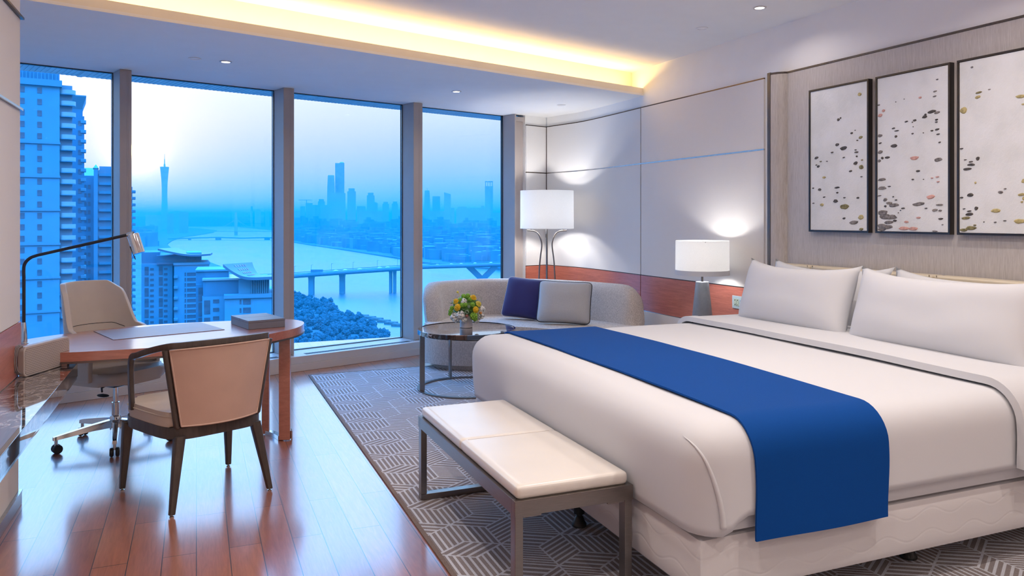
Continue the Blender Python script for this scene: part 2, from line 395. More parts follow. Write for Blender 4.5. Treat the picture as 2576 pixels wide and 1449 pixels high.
# rug
def yarn(name, c, v):
    t = NT(name); n = t.noise(t.coord(), 260, 3, .7); t.col(t.ramp(n, [(.34, tuple(x*(1-v) for x in c)), (.64, tuple(x*(1+v) for x in c))])); t.set(rough=.95, sheen=.2); t.bump(n, .8, .006); return t.m
M['rug_light'] = yarn('pale rug yarn', (.74, .76, .84), .12)
M['rug_dark'] = yarn('taupe rug yarn', (.28, .235, .235), .4)
M['rug_edge'] = yarn('brown rug binding', (.22, .155, .13), .35)
# outdoors
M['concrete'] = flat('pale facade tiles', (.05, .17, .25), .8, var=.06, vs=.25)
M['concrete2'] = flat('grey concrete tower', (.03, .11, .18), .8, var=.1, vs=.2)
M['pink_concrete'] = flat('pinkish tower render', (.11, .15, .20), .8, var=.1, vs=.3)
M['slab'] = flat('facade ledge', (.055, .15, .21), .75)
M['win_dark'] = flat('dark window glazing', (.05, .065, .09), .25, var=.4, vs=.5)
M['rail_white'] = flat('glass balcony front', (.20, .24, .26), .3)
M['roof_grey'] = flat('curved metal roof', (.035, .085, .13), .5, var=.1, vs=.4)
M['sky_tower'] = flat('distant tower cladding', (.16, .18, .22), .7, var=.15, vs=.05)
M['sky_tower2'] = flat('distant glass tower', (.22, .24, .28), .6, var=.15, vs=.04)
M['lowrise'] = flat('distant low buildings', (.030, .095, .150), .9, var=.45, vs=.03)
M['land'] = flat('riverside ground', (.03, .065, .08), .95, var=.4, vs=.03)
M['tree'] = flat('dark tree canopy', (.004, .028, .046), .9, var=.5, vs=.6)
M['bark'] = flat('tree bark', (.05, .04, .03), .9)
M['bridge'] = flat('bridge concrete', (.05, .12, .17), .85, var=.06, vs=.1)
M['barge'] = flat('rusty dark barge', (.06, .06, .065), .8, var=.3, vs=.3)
M['car'] = flat('pale car paint', (.7, .7, .7), .3)
M['canopy'] = flat('exterior sunshade panel', (.40, .42, .46), .6)
def mk_water():
    t = NT('calm river water'); n = t.noise(t.coord((1, 1, 1)), .035, 5, .65); w = t.noise(t.coord((.02, .004, 1), (0, 0, R(-30))), 1.0, 4, .6)
    t.col((.02, .05, .08)); t.set(rough=t.math('ADD', .24, t.math('MULTIPLY', w, .22)), ior=2.0); t.bump(t.noise(t.coord(), .25, 3), .25, 1.0); return t.m
M['water'] = mk_water()
def mk_haze(d, col):
    m = bpy.data.materials.new('evening haze'); m.use_nodes = True; t = m.node_tree; t.nodes.clear()
    o = t.nodes.new('ShaderNodeOutputMaterial'); v = t.nodes.new('ShaderNodeVolumeScatter'); a = t.nodes.new('ShaderNodeVolumeAbsorption'); s = t.nodes.new('ShaderNodeAddShader')
    v.inputs['Color'].default_value = (*col, 1); v.inputs['Density'].default_value = d; v.inputs['Anisotropy'].default_value = 0
    a.inputs['Color'].default_value = (*col, 1); a.inputs['Density'].default_value = d
    t.links.new(v.outputs[0], s.inputs[0]); t.links.new(a.outputs[0], s.inputs[1]); t.links.new(s.outputs[0], o.inputs['Volume']); return m

# ------------------------------------------------------------------ room shell
CEIL, SOF = 3.06, 2.78
def wx(y): return 4.337 + (7.013 - y) * .02075                      # right wall, straight run
CURVE = [(4.336,7.03),(4.337,7.45),(4.330,7.9),(4.315,8.2),(4.29,8.42),(4.137,8.98)]
CURVE_S = [tuple(p) for p in spline([Vector((x,y)) for x,y in CURVE[:5]], 6)] + [CURVE[-1]]
def offs(pl, d):
    o = []
    for i, p in enumerate(pl):
        a = Vector(pl[max(i-1,0)]); b = Vector(pl[min(i+1,len(pl)-1)]); t = (b-a).normalized(); n = Vector((-t.y, t.x)); o.append((p[0]+n.x*d, p[1]+n.y*d))
    return o
def strip(mb, pl, d0, d1, z0, z1):                                   # slab following a plan polyline; offsets measured into the room
    a, b = offs(pl, d0), offs(pl, d1)
    for i in range(len(pl)-1):
        pass
    return mb.prism([*a, *b[::-1]], z0, z1)
def cut(pl, y0, y1):
    o = []
    for p, q in zip(pl, pl[1:]):
        for t in (None,):
            pass
    ys = [p for p in pl if y0 < p[1] < y1]
    def itp(y):
        for p, q in zip(pl, pl[1:]):
            if p[1] <= y <= q[1]:
                t = (y-p[1])/(q[1]-p[1]); return (p[0]+(q[0]-p[0])*t, y)
        return pl[0] if y <= pl[0][1] else pl[-1]
    return [itp(y0)] + ys + [itp(y1)]
WR = [(wx(-2.6), -2.6), (wx(2), 2.0), (wx(5), 5.0)] + CURVE_S

b = MB(); b.box(-2.2, 4.7, -2.9, 9.6, -.15, -.001); struct(b.out('floor', M['floor'], smooth=0))
# ceiling over the main room, up to the cove back wall (parallel to the facade)
c0, c1 = fw(-3.9, -1.59), fw(3.2, -1.59)
b = MB(); b.prism([(-2.2,-2.9),(4.75,-2.9),(c1.x,c1.y),(c0.x,c0.y)], CEIL, CEIL+.12); struct(b.out('ceiling', M['plaster'], smooth=0))
# dropped soffit along the windows with light cove
def fbox(name, x0,x1,y0,y1,z0,z1, mat, bev=0, parent=None):
    b = MB(); b.box(x0,x1,y0,y1,z0,z1,bev); o = b.out(name, mat, parent, smooth=30 if bev else 0)
    if parent is None: o.matrix_world = FM
    return o
struct(fbox('ceiling_soffit', -4.2, 2.95, -1.80, .42, SOF, SOF+.02, M['plaster']))
struct(fbox('trim_1', -4.2, 2.362, -1.80, -1.785, SOF+.02, SOF+.078, M['cove']))
struct(fbox('wall_cove', -4.2, 2.95, -1.59, -1.50, SOF+.02, CEIL+.12, M['cove']))
area('cove_strip', fw(-.5, -1.70, SOF+.045), (R(180)+R(16), 0, FA), 5.6, .03, 30, (1.0, .66, .28))
# right wall
b = MB(); strip(b, WR, 0, -.12, 0, CEIL+.1); struct(b.out('wall_right', M['plaster'], smooth=30))
VJ = 7.03; PE = 5.17
rw = [(PE, VJ-.006), (VJ+.006, 8.965)]
n = 0
for (ya, yb) in rw:
    pl = cut(WR, ya, yb)
    for z0, z1 in ((2.075, 2.652), (.905, 2.062)):
        b = MB(); strip(b, pl, 0, .014, z0, z1); struct(b.out('wall_panel', M['panel'], smooth=30))
    b = MB(); strip(b, pl, 0, .016, .536, .897); n += 1; struct(b.out(f'trim_{n+1}', M['band'], smooth=30))
    b = MB(); strip(b, pl, 0, .014, .10, .528); struct(b.out('wall_panel', M['panel'], smooth=30))
pl = cut(WR, PE, 8.975)
for k, (z0, z1, d, mt) in enumerate([(2.653, 2.663, .013, 'dark_trim'), (2.0625, 2.0745, .0155, 'chrome_trim'), (.898, .904, .013, 'dark_trim'), (.529, .5355, .013, 'chrome_trim')]):
    b = MB(); strip(b, pl, 0, d, z0, z1); struct(b.out(f'trim_{4+k}', M[mt], smooth=30))
b = MB(); strip(b, cut(WR, -2.5, 8.97), 0, .018, 0, .098); struct(b.out('baseboard_right', M['dark_trim'], smooth=30))
b = MB(); strip(b, cut(WR, VJ-.0055, VJ+.0055), 0, .010, .10, 2.653); struct(b.out('trim_8', M['dark_trim'], smooth=0))
# return wall beside the last window (parallel to the facade)
struct(fbox('wall_return', 2.42, 3.1, .155, .30, 0, SOF, M['plaster']))
for z0, z1 in ((2.075, 2.652), (.905, 2.062), (.10, .528)): struct(fbox('wall_panel', 2.425, 2.765, .142, .154, z0, z1, M['panel']))
struct(fbox('trim_9', 2.425, 2.765, .141, .154, .536, .897, M['band']))
for k, (z0, z1) in enumerate([(2.653, 2.662), (2.063, 2.074), (.898, .904), (.529, .535)]): struct(fbox(f'trim_{10+k}', 2.425, 2.765, .143, .154, z0, z1, M['dark_trim']))
struct(fbox('trim_14', 2.766, 2.778, .135, .154, .1, 2.662, M['dark_trim']))
# headboard wall: papered panel behind the bed with concave edge, post and top trim
yy = [4.9, 4.0, 3.0, 2.0, .6]
fil = [(4.286, 5.0)] + [(4.362-.076*math.cos(t*PI/2)**1.6, 5.0-.10*math.sin(t*PI/2)) for t in (.2,.4,.6,.8)] + [(wx(y)-.014, y) for y in yy]
b = MB(); b.prism(fil + [(wx(.6)-.001,.6),(wx(5.0)-.001,5.0)], .10, 2.652); struct(b.out('wall_headboard', M['wallpaper'], smooth=50))
b = MB(); b.prism([(x-.004, y) for x, y in fil] + [(wx(.6)-.001,.6),(wx(5.0)-.001,5.0)], 2.653, 2.667); struct(b.out('trim_15', M['dark_wood'], smooth=50))
b = MB(); b.box(4.282, 4.372, 5.001, 5.038, .1, 2.672, .003); struct(b.out('trim_16', M['dark_wood']))
# left wall with console ledge side, back wall, alcove
b = MB(); b.prism([(-.863,-2.6),(-.863,4.734),(-1.75,4.734),(-1.75,7.9),(-2.1,7.9),(-2.1,-2.6)], 0, CEIL+.1); struct(b.out('wall_left', M['plaster'], smooth=0))
for z0, z1 in ((2.075, 2.54), (.96, 2.06), (2.553, 3.05)):
    b = MB(); b.box(-.862, -.855, -1.0, 4.730, z0, z1); struct(b.out('wall_panel', M['panel'], smooth=0))
b = MB(); b.box(-.862, -.838, -1.0, 4.748, 2.541, 2.552); struct(b.out('trim_17', M['dark_trim'], smooth=0))
b = MB(); b.box(-.862, -.842, -1.0, 4.742, 2.061, 2.074); struct(b.out('trim_18', M['chrome_trim'], smooth=0))
b = MB(); b.box(-.862, -.852, -1.0, 4.744, .684, .955, .002); struct(b.out('trim_19', M['band']))
b = MB(); b.box(-.862, -.848, -1.0, 4.742, 0, .07, .002); b.box(-.862, -.844, -1.0, 4.742, .07, .076); struct(b.out('baseboard_left', M['chrome_trim']))
b = MB(); b.box(-2.1, 4.75, -2.75, -2.6, 0, CEIL+.1); struct(b.out('wall_back', M['plaster'], smooth=0))

# window wall: plinth with sill, grilles, mullions, panes
struct(fbox('baseboard_window', -3.6, 2.60, 0, .42, 0, .072, M['sill'], .002))
struct(fbox('trim_20', -3.6, 2.60, .012, .42, .072, .145, M['sill'], .003))
WIN = [(-3.45, -2.215), (-2.12, -.74), (-.63, .77), (.887, 2.24)]
for k, (x0, x1) in enumerate(WIN):
    w = bpy.data.objects.new(f'window_{k+1}', None); COL.objects.link(w); w.matrix_world = FM; struct(w)
    b = MB()
    for q in ((x0, x1, .37, .41, .146, .152), (x0, x1, .37, .41, 2.773, 2.779), (x0, x0+.006, .37, .41, .152, 2.773), (x1-.006, x1, .37, .41, .152, 2.773)): b.box(*q)
    b.out('frame', M['black'], w, smooth=0)
    b = MB(); b.box(x0+.006, x1-.006, .378, .388, .152, 2.773); b.out('pane', M['glass'], w, smooth=0)
    b = MB()
    for i in range(3): b.box(x0+.1, x1-.08, .075+i*.026, .088+i*.026, .1452, .1466)
    for i in range(int((x1-x0)/.03)): b.box(x0+.1+i*.03, x0+.106+i*.03, .073, .142, .1466, .1472)
    b.out('vent_grille', M['grille'], w, smooth=0)
for k, (x0, x1) in enumerate([(-2.215, -2.12), (-.74, -.63), (.77, .887)]):
    b = MB(); b.box(x0, x1, .14, .41, .146, 2.779, .003); xm = (x0+x1)/2 + .012
    b.box(xm-.002, xm+.002, .1385, .141, .146, 2.779); b.box(xm+.011, xm+.013, .1385, .141, .146, 2.779)
    struct(b.out(f'trim_{21+k}', M['mullion'])).matrix_world = FM
b = MB(); b.box(2.24, 2.262, .14, .41, .146, 2.779, .003); b.box(2.262, 2.42, .20, .41, .146, 2.75); b.box(2.262, 2.419, .165, .2, 2.70, 2.75)
struct(b.out('trim_24', M['mullion'])).matrix_world = FM
# sunshade outside, over the glass head
b = MB(); b.box(-4.5, 3.4, .43, 1.14, 2.842, 2.87)
for i in range(180): b.box(-4.4+i*.0425, -4.378+i*.0425, .45, 1.13, 2.838, 2.842)
for x in (-2.35, -.42, 1.3, 2.9): b.box(x, x+.04, .43, 1.14, 2.834, 2.842)
o = b.out('exterior_sunshade', M['canopy'], smooth=0); o.matrix_world = FM; tag(o, 'ribbed blue grey sunshade panel projecting outside above the glass', 'sunshade'); struct(o)

# ------------------------------------------------------------------ downlights
def downlight(x, y, z, lit, label, power=0, ring='M'):
    t = thing('downlight', label, 'downlight', (x, y, z), 0, 'recessed ceiling downlights')
    b = MB(); b.lathe([(.034, -.001), (.036, -.006), (.047, -.006), (.05, -.001)], 28, cap=False); b.out('trim_ring', M['sill'] if lit else M['plaster'], t)
    b = MB(); b.lathe([(.0, -.0025), (.034, -.0025)], 24, cap=False); b.out('lens', M['lit'] if lit else M['plaster'], t, smooth=0)
    if power: area('downlight_beam', (x, y, z-.012), (0, 0, 0), .07, .07, power*.64, SOFT, 'DISK', 150)
DL = 'round recessed downlight '
downlight(-.012, 6.725, SOF, False, DL+'with blank cover, beside a lit one, in blue soffit by second window')
downlight(.223, 6.767, SOF, True, DL+'glowing in the soffit above the desk, next to a blank one', 7)
downlight(2.438, 7.482, SOF, True, DL+'glowing in the soffit in front of third and fourth windows', 9)
downlight(3.832, 7.929, SOF, False, DL+'unlit, in soffit corner above the floor lamp')
downlight(3.852, 5.316, CEIL, False, DL+'unlit, in the high ceiling near the cove')
downlight(3.87, 4.633, CEIL, True, DL+'glowing in the high ceiling above the pillows', 5)
for i, (x, y, p) in enumerate([(3.5, 2.9, 18), (2.4, 3.4, 22), (1.2, 2.6, 20), (.3, 3.6, 20), (2.6, 1.2, 24), (.6, 1.2, 22), (3.6, .6, 20), (1.6, -.6, 22), (.2, -1.2, 16), (3.4, -1.4, 16)]):  # extra unseen downlights, added only to fill the room with light
    downlight(x, y, CEIL, True, DL+'added out of view in the high ceiling to brighten the room', p)

# ------------------------------------------------------------------ rug
RZ = .008
def clip(poly, x0, x1, y0, y1):
    for ax, lim, sg in ((0,x0,1),(0,x1,-1),(1,y0,1),(1,y1,-1)):
        o = []
        for i in range(len(poly)):
            p, q = poly[i-1], poly[i]; a, c = sg*(p[ax]-lim), sg*(q[ax]-lim)
            if (a >= 0) != (c >= 0):
                t = a/(a-c); o.append((p[0]+(q[0]-p[0])*t, p[1]+(q[1]-p[1])*t))
            if c >= 0: o.append(q)
        poly = o
        if len(poly) < 3: return None
    return poly
def make_rug():
    X0, X1, Y0, Y1 = .987, 4.22, 1.2, 7.565; e = .022
    t = thing('area_rug', 'large taupe and pale rug with striped hexagon pattern under the bed and coffee table', 'rug', (0,0,0))
    b = MB(); b.box(X0+.004, X1-.004, Y0+.004, Y1-.004, -.0005, RZ-.0012); b.out('pile', M['rug_light'], t, smooth=0)
    b = MB()
    for q in ((X0, X0+e, Y0, Y1), (X1-e, X1, Y0, Y1), (X0+e, X1-e, Y0, Y0+e), (X0+e, X1-e, Y1-e, Y1)): b.box(*q, -.0005, RZ+.001, .003)
    b.out('binding', M['rug_edge'], t)
    b = MB(); w, r, h, per = .150, .09, .21, .60; ax, ay = 1.142, 7.206
    def rhomb(p, a, c, n, fill):                                     # stripes along c, spaced along a
        for i in range(n):
            s0, s1 = (i + .5 - fill/2)/n, (i + .5 + fill/2)/n
            m0, m1 = .03, .97
            q = [(p[0]+a[0]*s+c[0]*k, p[1]+a[1]*s+c[1]*k) for s, k in ((s0,m0),(s1,m0),(s1,m1),(s0,m1))]
            q = clip(q, X0+e, X1-e, Y0+e, Y1-e)
            if q: b.quad(*[(x, y, RZ-.0008) for x, y in q])
    for i in range(-1, 11):
        for j in range(-1, 12):
            x, y = ax + 2*w*i, ay - per*j; par = i % 2
            for sx in (-1, 1):
                A = (sx*w, r)                                        # V half: from apex outward and up
                if par == 0: rhomb((x, y), A, (0, h), 5, .62)
                else: rhomb((x, y), (0, h), A, 6 if sx > 0 else 8, .6)
                A = (sx*w, -r)                                       # inverted V below the apex
                if par == 0: rhomb((x, y), A, (0, -h), 5, .62)
                else: rhomb((x, y), (0, -h), A, 8 if sx > 0 else 6, .6)
            rhomb((x, y-h), (-w, -r), (w, -r), 4, .6) if par else rhomb((x, y-h), (w, -r), (-w, -r), 4, .6)
            rhomb((x, y), (w, r), (w, -r), 4, .58)
    b.out('stripe_pattern', M['rug_dark'], t, smooth=0)
make_rug()

# ------------------------------------------------------------------ bed
BX0, BX1, BY0, BY1, BT = 1.60, 4.19, 2.228, 4.69, .755
def make_bed():
    t = thing('bed', 'wide white bed with quilted box spring on black feet, by the papered wall', 'bed', (0, 0, RZ))
    b = MB(); b.rbox(1.632, 4.19, 2.265, 4.66, .142, .365, .035, (26, 24, 6)); b.out('box_spring', M['base_white'], t, 60)
    b = MB(); b.rbox(1.652, 4.19, 2.258, 4.655, .367, .70, .03, (20, 20, 6)); b.out('mattress', M['linen_white'], t, 60)
    for x, y in ((1.72, 3.36), (1.74, 2.55), (1.74, 4.40), (2.9, 2.5), (2.9, 4.4), (3.95, 2.5), (3.95, 4.4)):
        b = MB(); b.lathe([(.0, .141), (.030, .141), (.026, .06), (.014, .055), (.014, .048), (.020, .042), (.028, .022), (.036, .010), (.036, 0), (0, 0)], 20, (x, y, 0), cap=False); b.out('leg', M['black'], t, 40)
make_bed()
def make_headboard():
    t = thing('headboard', 'low cream leather headboard with stitched channel seams behind the pillows', 'headboard', (0, 0, 0))
    seams = [4.86, 4.51, 3.47, 2.43, 1.6]
    for a, c in zip(seams, seams[1:]):
        b = MB(); b.box(4.232, 4.345, c+.006, a-.006, .30, 1.142, .014, 3); b.out('panel', M['leather_head'], t, 40)
        b = MB()
        for y in (c+.026, a-.026):
            for k in range(26): b.box(4.2305, 4.2330, y-.0025, y+.0025, .62+k*.0205, .632+k*.0205)
        b.out('stitch_seam', M['leather_stitch'], t, 0)
    b = MB(); b.box(4.25, 4.344, 1.6, 4.85, .28, 1.135); b.out('core', M['leather_head'], t, 0)
make_headboard()
def prof(off, y_lo=.43, y_hi=.43, r=.125, wav=0):
    o = []
    for k in range(13): o.append((BY0-off, y_lo + (BT-r-y_lo)*k/12))
    for k in range(1, 9):
        a = PI - PI/2*k/9; o.append((BY0+r+(r+off)*math.cos(a), BT-r+(r+off)*math.sin(a)))
    n = 40
    for k in range(n+1): 
        u = k/n; o.append((BY0+r+(BY1-BY0-2*r)*u, BT+off+.010*math.sin(PI*u)))
    for k in range(1, 9):
        a = PI/2 - PI/2*k/9; o.append((BY1-r+(r+off)*math.cos(a), BT-r+(r+off)*math.sin(a)))
    for k in range(13): o.append((BY1+off, BT-r-(BT-r-y_hi)*k/12))
    return o
def drape(mb, x0, x1, off, th, lo, hi, nx, wave=0, roll=False, sag=0, y_end=None):
    # strip of cloth over the bed between x0 and x1, thickness th, following the cross section
    P0, P1 = prof(off, lo, hi), prof(off+th, lo, hi)
    n = len(P0)
    def pt(P, i, k, outer):
        u = i/nx; x = x0 + (x1-x0)*u; y, z = P[k]
        x += wave*noise.noise(Vector((k*.10, 3.7, i*.02)))*(1 if i in (0, nx) else .8)
        z += sag*noise.noise(Vector((x*2.2, y*2.2, 1.7)))
        if k < 12: y -= .006*(1+math.sin(x*9+1))*(1-k/12) * (1 if wave else 0)
        return (x, y, z)
    out = [[mb.bm.verts.new(pt(P1, i, k, 1)) for k in range(n)] for i in range(nx+1)]
    inn = [[mb.bm.verts.new(pt(P0, i, k, 0)) for k in range(n)] for i in range(nx+1)]
    f = mb.bm.faces.new
    for i in range(nx):
        for k in range(n-1):
            f((out[i][k], out[i+1][k], out[i+1][k+1], out[i][k+1])); f((inn[i][k], inn[i][k+1], inn[i+1][k+1], inn[i+1][k]))
        f((out[i][0], inn[i][0], inn[i+1][0], out[i+1][0])); f((out[i][-1], out[i+1][-1], inn[i+1][-1], inn[i][-1]))
    for i in (0, nx):
        for k in range(n-1): f((out[i][k], out[i][k+1], inn[i][k+1], inn[i][k]))
def make_duvet():
    b = MB(); b.rbox(BX0, 3.30, BY0, BY1, .374, BT, .125, (40, 56, 12), open_bottom=True, open_x1=True)
    for v in b.bm.verts:
        p = v.co
        if p.z > BT-.02: p.z += .010*math.sin(PI*(p.y-BY0-.1)/(BY1-BY0-.2)) + .006*noise.noise(Vector((p.x*1.6, p.y*1.6, .3)))
        low = max(0, 1-(p.z-.374)/.256)
        if p.y < BY0+.13 and p.x > 1.70: p.z += .062*low*min(1, (p.x-1.70)/.1)
        if p.x < BX0+.13:
            q = (p.z-.374)/(BT-.374); p.x += .016*(1-q)**2 - .014*math.sin(PI*min(1, max(0, q)))*math.sin(PI*(p.y-BY0)/(BY1-BY0)) + .006*noise.noise(Vector((p.y*2.2, p.z*3, 4)))
    t = thing('duvet', 'smooth white duvet tucked over the foot of the bed', 'duvet', (0, 0, RZ))
    d = b.out('cover', M['linen_white'], t, 75)
    s = d.modifiers.new('thickness', 'SOLIDIFY'); s.thickness = .018; s.offset = -1
    # mitred corner flap on the near side
    b = MB(); pts = []; rad = []
    for i in range(25):
        v = i/24; z = .405 + .305*v; x = 1.705 - .085*v**1.6; k = max(0, z-(BT-.125)); c_ = min(.1245, BX0+.125-x)
        pts.append((x, BY0 + .125 - math.sqrt(max(0, .125**2-k*k-c_*c_)) - .001, z)); rad.append(.0105*(1-v)**.5 + .0008)
    b.tube(pts, rad, 10); b.out('corner_fold', M['linen_white'], t, 180)
make_duvet()
b = MB(); drape(b, 1.835, 2.465, .006, .008, .345, .40, 16, .014, sag=.004)
o = b.out('bed_runner', M['runner'], None, 60); o.location.z = RZ; tag(o, 'royal blue velvet runner draped across the bed and hanging down its side', 'bed runner')
o.data['x'] = 0
b = MB(); drape(b, 3.19, 3.27, .012, .034, .44, .44, 4, .010, sag=.003); drape(b, 3.262, 4.14, .006, .036, .40, .42, 12, .006, sag=.003)
t = thing('top_sheet', 'white sheet folded back over the duvet in front of the pillows', 'sheet', (0, 0, RZ)); b.out('fold', M['linen_white'], t, 60)
# pillows: local x along the width, z up the pillow, y thickness
def make_pillow(name, w, h, th, mat, label, cat, loc, rz, lean, group=None, piping=None, sag=0.0, pinch=.09, spin=0, side=.07, lowp=1.0, ears=0):
    t = thing(name, label, cat, loc, 0, group)
    t.rotation_euler = (Matrix.Rotation(rz, 4, 'Z') @ Matrix.Rotation(lean, 4, 'X') @ Matrix.Rotation(spin, 4, 'Y')).to_euler()
    n = 26
    def pt(u, v, s):
        a, c = 2*u-1, 2*v-1
        top = .5+.5*c
        x = w/2*a*(1-side*(1-abs(c)**2.2)*abs(a)**2)
        z = h/2*c*(1-pinch*(top if c > 0 else lowp)*(1-abs(a)**2.2)*abs(c)**2) + h/2
        q = ears*abs(a)**10*abs(c)**10; x += q*(1 if a > 0 else -1); z += q*(1 if c > 0 else -1)
        k = ((1-abs(a)**3.2)*(1-abs(c)**3.2)); y = s*th/2*(max(k, 0)**.55)
        y += .006*noise.noise(Vector((a*2.1, c*2.1, s+loc[1])))*(max(k,0)**.5)
        z -= sag*(1-a*a)*v
        return Vector((x, y, z))
    b = MB(); b.grid(lambda u, v: pt(u, v, 1), n, n); b.grid(lambda u, v: pt(u, v, -1), n, n); bmesh.ops.remove_doubles(b.bm, verts=b.bm.verts, dist=.0008)
    b.out('cover', mat, t, 180)
    if piping:
        path = [pt(i/24, 0, 1) for i in range(24)] + [pt(1, i/24, 1) for i in range(24)] + [pt(1-i/24, 1, 1) for i in range(24)] + [pt(0, 1-i/24, 1) for i in range(24)]
        path.append(path[0]); b = MB(); b.tube(path, .0055, 6, cap=False); b.out('piping', piping, t, 180)
    return t
PG = None
PW = dict(pinch=.25, side=.05, lowp=.12, ears=.007)
make_pillow('pillow', 1.0, .455, .24, M['linen_white'], 'large white pillow at the front, on the lamp side of the bed', 'pillow', (3.585, 4.035, .770), R(-90), R(-17), **PW)
make_pillow('pillow', 1.13, .455, .24, M['linen_white'], 'large white pillow at the front, farther from the bedside lamp', 'pillow', (3.585, 2.965, .770), R(-90), R(-17), **PW)
make_pillow('pillow', 1.06, .45, .15, M['linen_white'], 'white pillow mostly hidden behind the front pillow on the lamp side', 'pillow', (3.865, 4.10, .765), R(-90), R(-20), **PW)
make_pillow('pillow', 1.06, .45, .15, M['linen_white'], 'white pillow mostly hidden behind the front pillow farther from the lamp', 'pillow', (3.865, 3.02, .765), R(-90), R(-20), **PW)

# ------------------------------------------------------------------ bench
def make_bench():
    t = thing('bench', 'ivory leather bench with brushed steel frame at the foot of the bed', 'bench', (0, 0, RZ))
    x0, x1, y0, y1, zt = 1.095, 1.601, 2.66, 4.02, .437
    b = MB(); b.box(x0, x1, y0, y0+.035, zt-.058, zt, .002); b.box(x0, x1, y1-.035, y1, zt-.058, zt, .002); b.box(x0, x0+.035, y0+.035, y1-.035, zt-.058, zt, .002); b.box(x1-.035, x1, y0+.035, y1-.035, zt-.058, zt, .002)
    b.box(x0+.03, x1-.03, y0+.03, y1-.03, zt-.03, zt-.008); b.out('frame', M['bronze'], t)
    for y in (y0+.004, y1-.052):
        for x in (x0+.003, x1-.035):
            b = MB(); b.box(x, x+.032, y, y+.048, .032, zt-.058, .002); b.out('leg', M['bronze'], t)
        b = MB(); b.box(x0+.003, x1-.003, y, y+.048, 0, .031, .002); b.out('foot_bar', M['bronze'], t)
        b = MB(); b.box(x0+.036, x0+.11, y+.002, y+.046, zt-.066, zt-.0585); b.box(x1-.11, x1-.036, y+.002, y+.046, zt-.066, zt-.0585); b.out('bracket', M['bronze'], t)
    ym = (y0+y1)/2
    b = MB(); b.rbox(x0+.013, x1-.013, y0+.013, y1-.013, zt-.004, zt+.050, .020, (26, 130, 6))
    for v in b.bm.verts:
        g = math.exp(-((v.co.y-ym)/.010)**2)
        if v.co.z > zt+.01: v.co.z -= .004*g
        v.co.x += (-1 if v.co.x > (x0+x1)/2 else 1)*.004*g*(abs(v.co.x-(x0+x1)/2) > .2)
    b.out('seat_cushion', M['leather_white'], t, 60)
    b = MB()
    for k in range(58): b.box(x0+.045+k*.007, x0+.0495+k*.007, ym-.012, ym-.0105, zt+.0488, zt+.0502)
    b.out('seam', M['leather_tan'], t, 0)
make_bench()

# ------------------------------------------------------------------ coffee table, vase, bouquet
TX, TY, TZ, TR = 2.200, 6.46, .52, .428
def make_table():
    t = thing('coffee_table', 'round coffee table with black marble top and slim steel legs', 'coffee table', (TX, TY, RZ))
    b = MB(); b.lathe([(0, TZ-.034), (TR-.012, TZ-.034), (TR-.012, TZ-.004), (TR-.016, TZ), (0, TZ)], 72, cap=False); b.out('table_top', M['marble'], t, 40)
    b = MB(); b.lathe([(TR-.0115, TZ-.036), (TR, TZ-.036), (TR, TZ+.004), (TR-.0115, TZ+.004)], 72, cap=False); b.rings([[(math.cos(2*PI*i/72)*r_, math.sin(2*PI*i/72)*r_, z) for i in range(72)] for r_, z in ((TR-.0115, TZ+.004), (TR-.0115, TZ-.036))], cap=False); b.out('rim', M['marble'], t, 40)
    b = MB(); b.lathe([(TR-.006, TZ+.0042), (TR+.0015, TZ+.0042), (TR+.0015, TZ+.0005)], 72, cap=False); b.out('rim_edge', M['chrome'], t, 40)
    b = MB(); ro, ri = TR+.004, TR-.030
    b.rings([[(math.cos(2*PI*i/72)*r_, math.sin(2*PI*i/72)*r_, z) for i in range(72)] for r_, z in ((ro, 0), (ro, .012), (ri, .012), (ri, 0), (ro, 0))], cap=False); b.out('base_ring', M['bronze'], t, 40)
    for a in (R(180), R(90), R(0), R(-90)):
        aa = a + R(3); b = MB(); Mx = Matrix.Rotation(aa, 4, 'Z'); b.box(TR-.040, TR+.003, -.009, .009, .012, TZ-.036, .002, 2, Mx); b.out('leg', M['bronze'], t)
make_table()
VX, VY = 2.216, 6.52
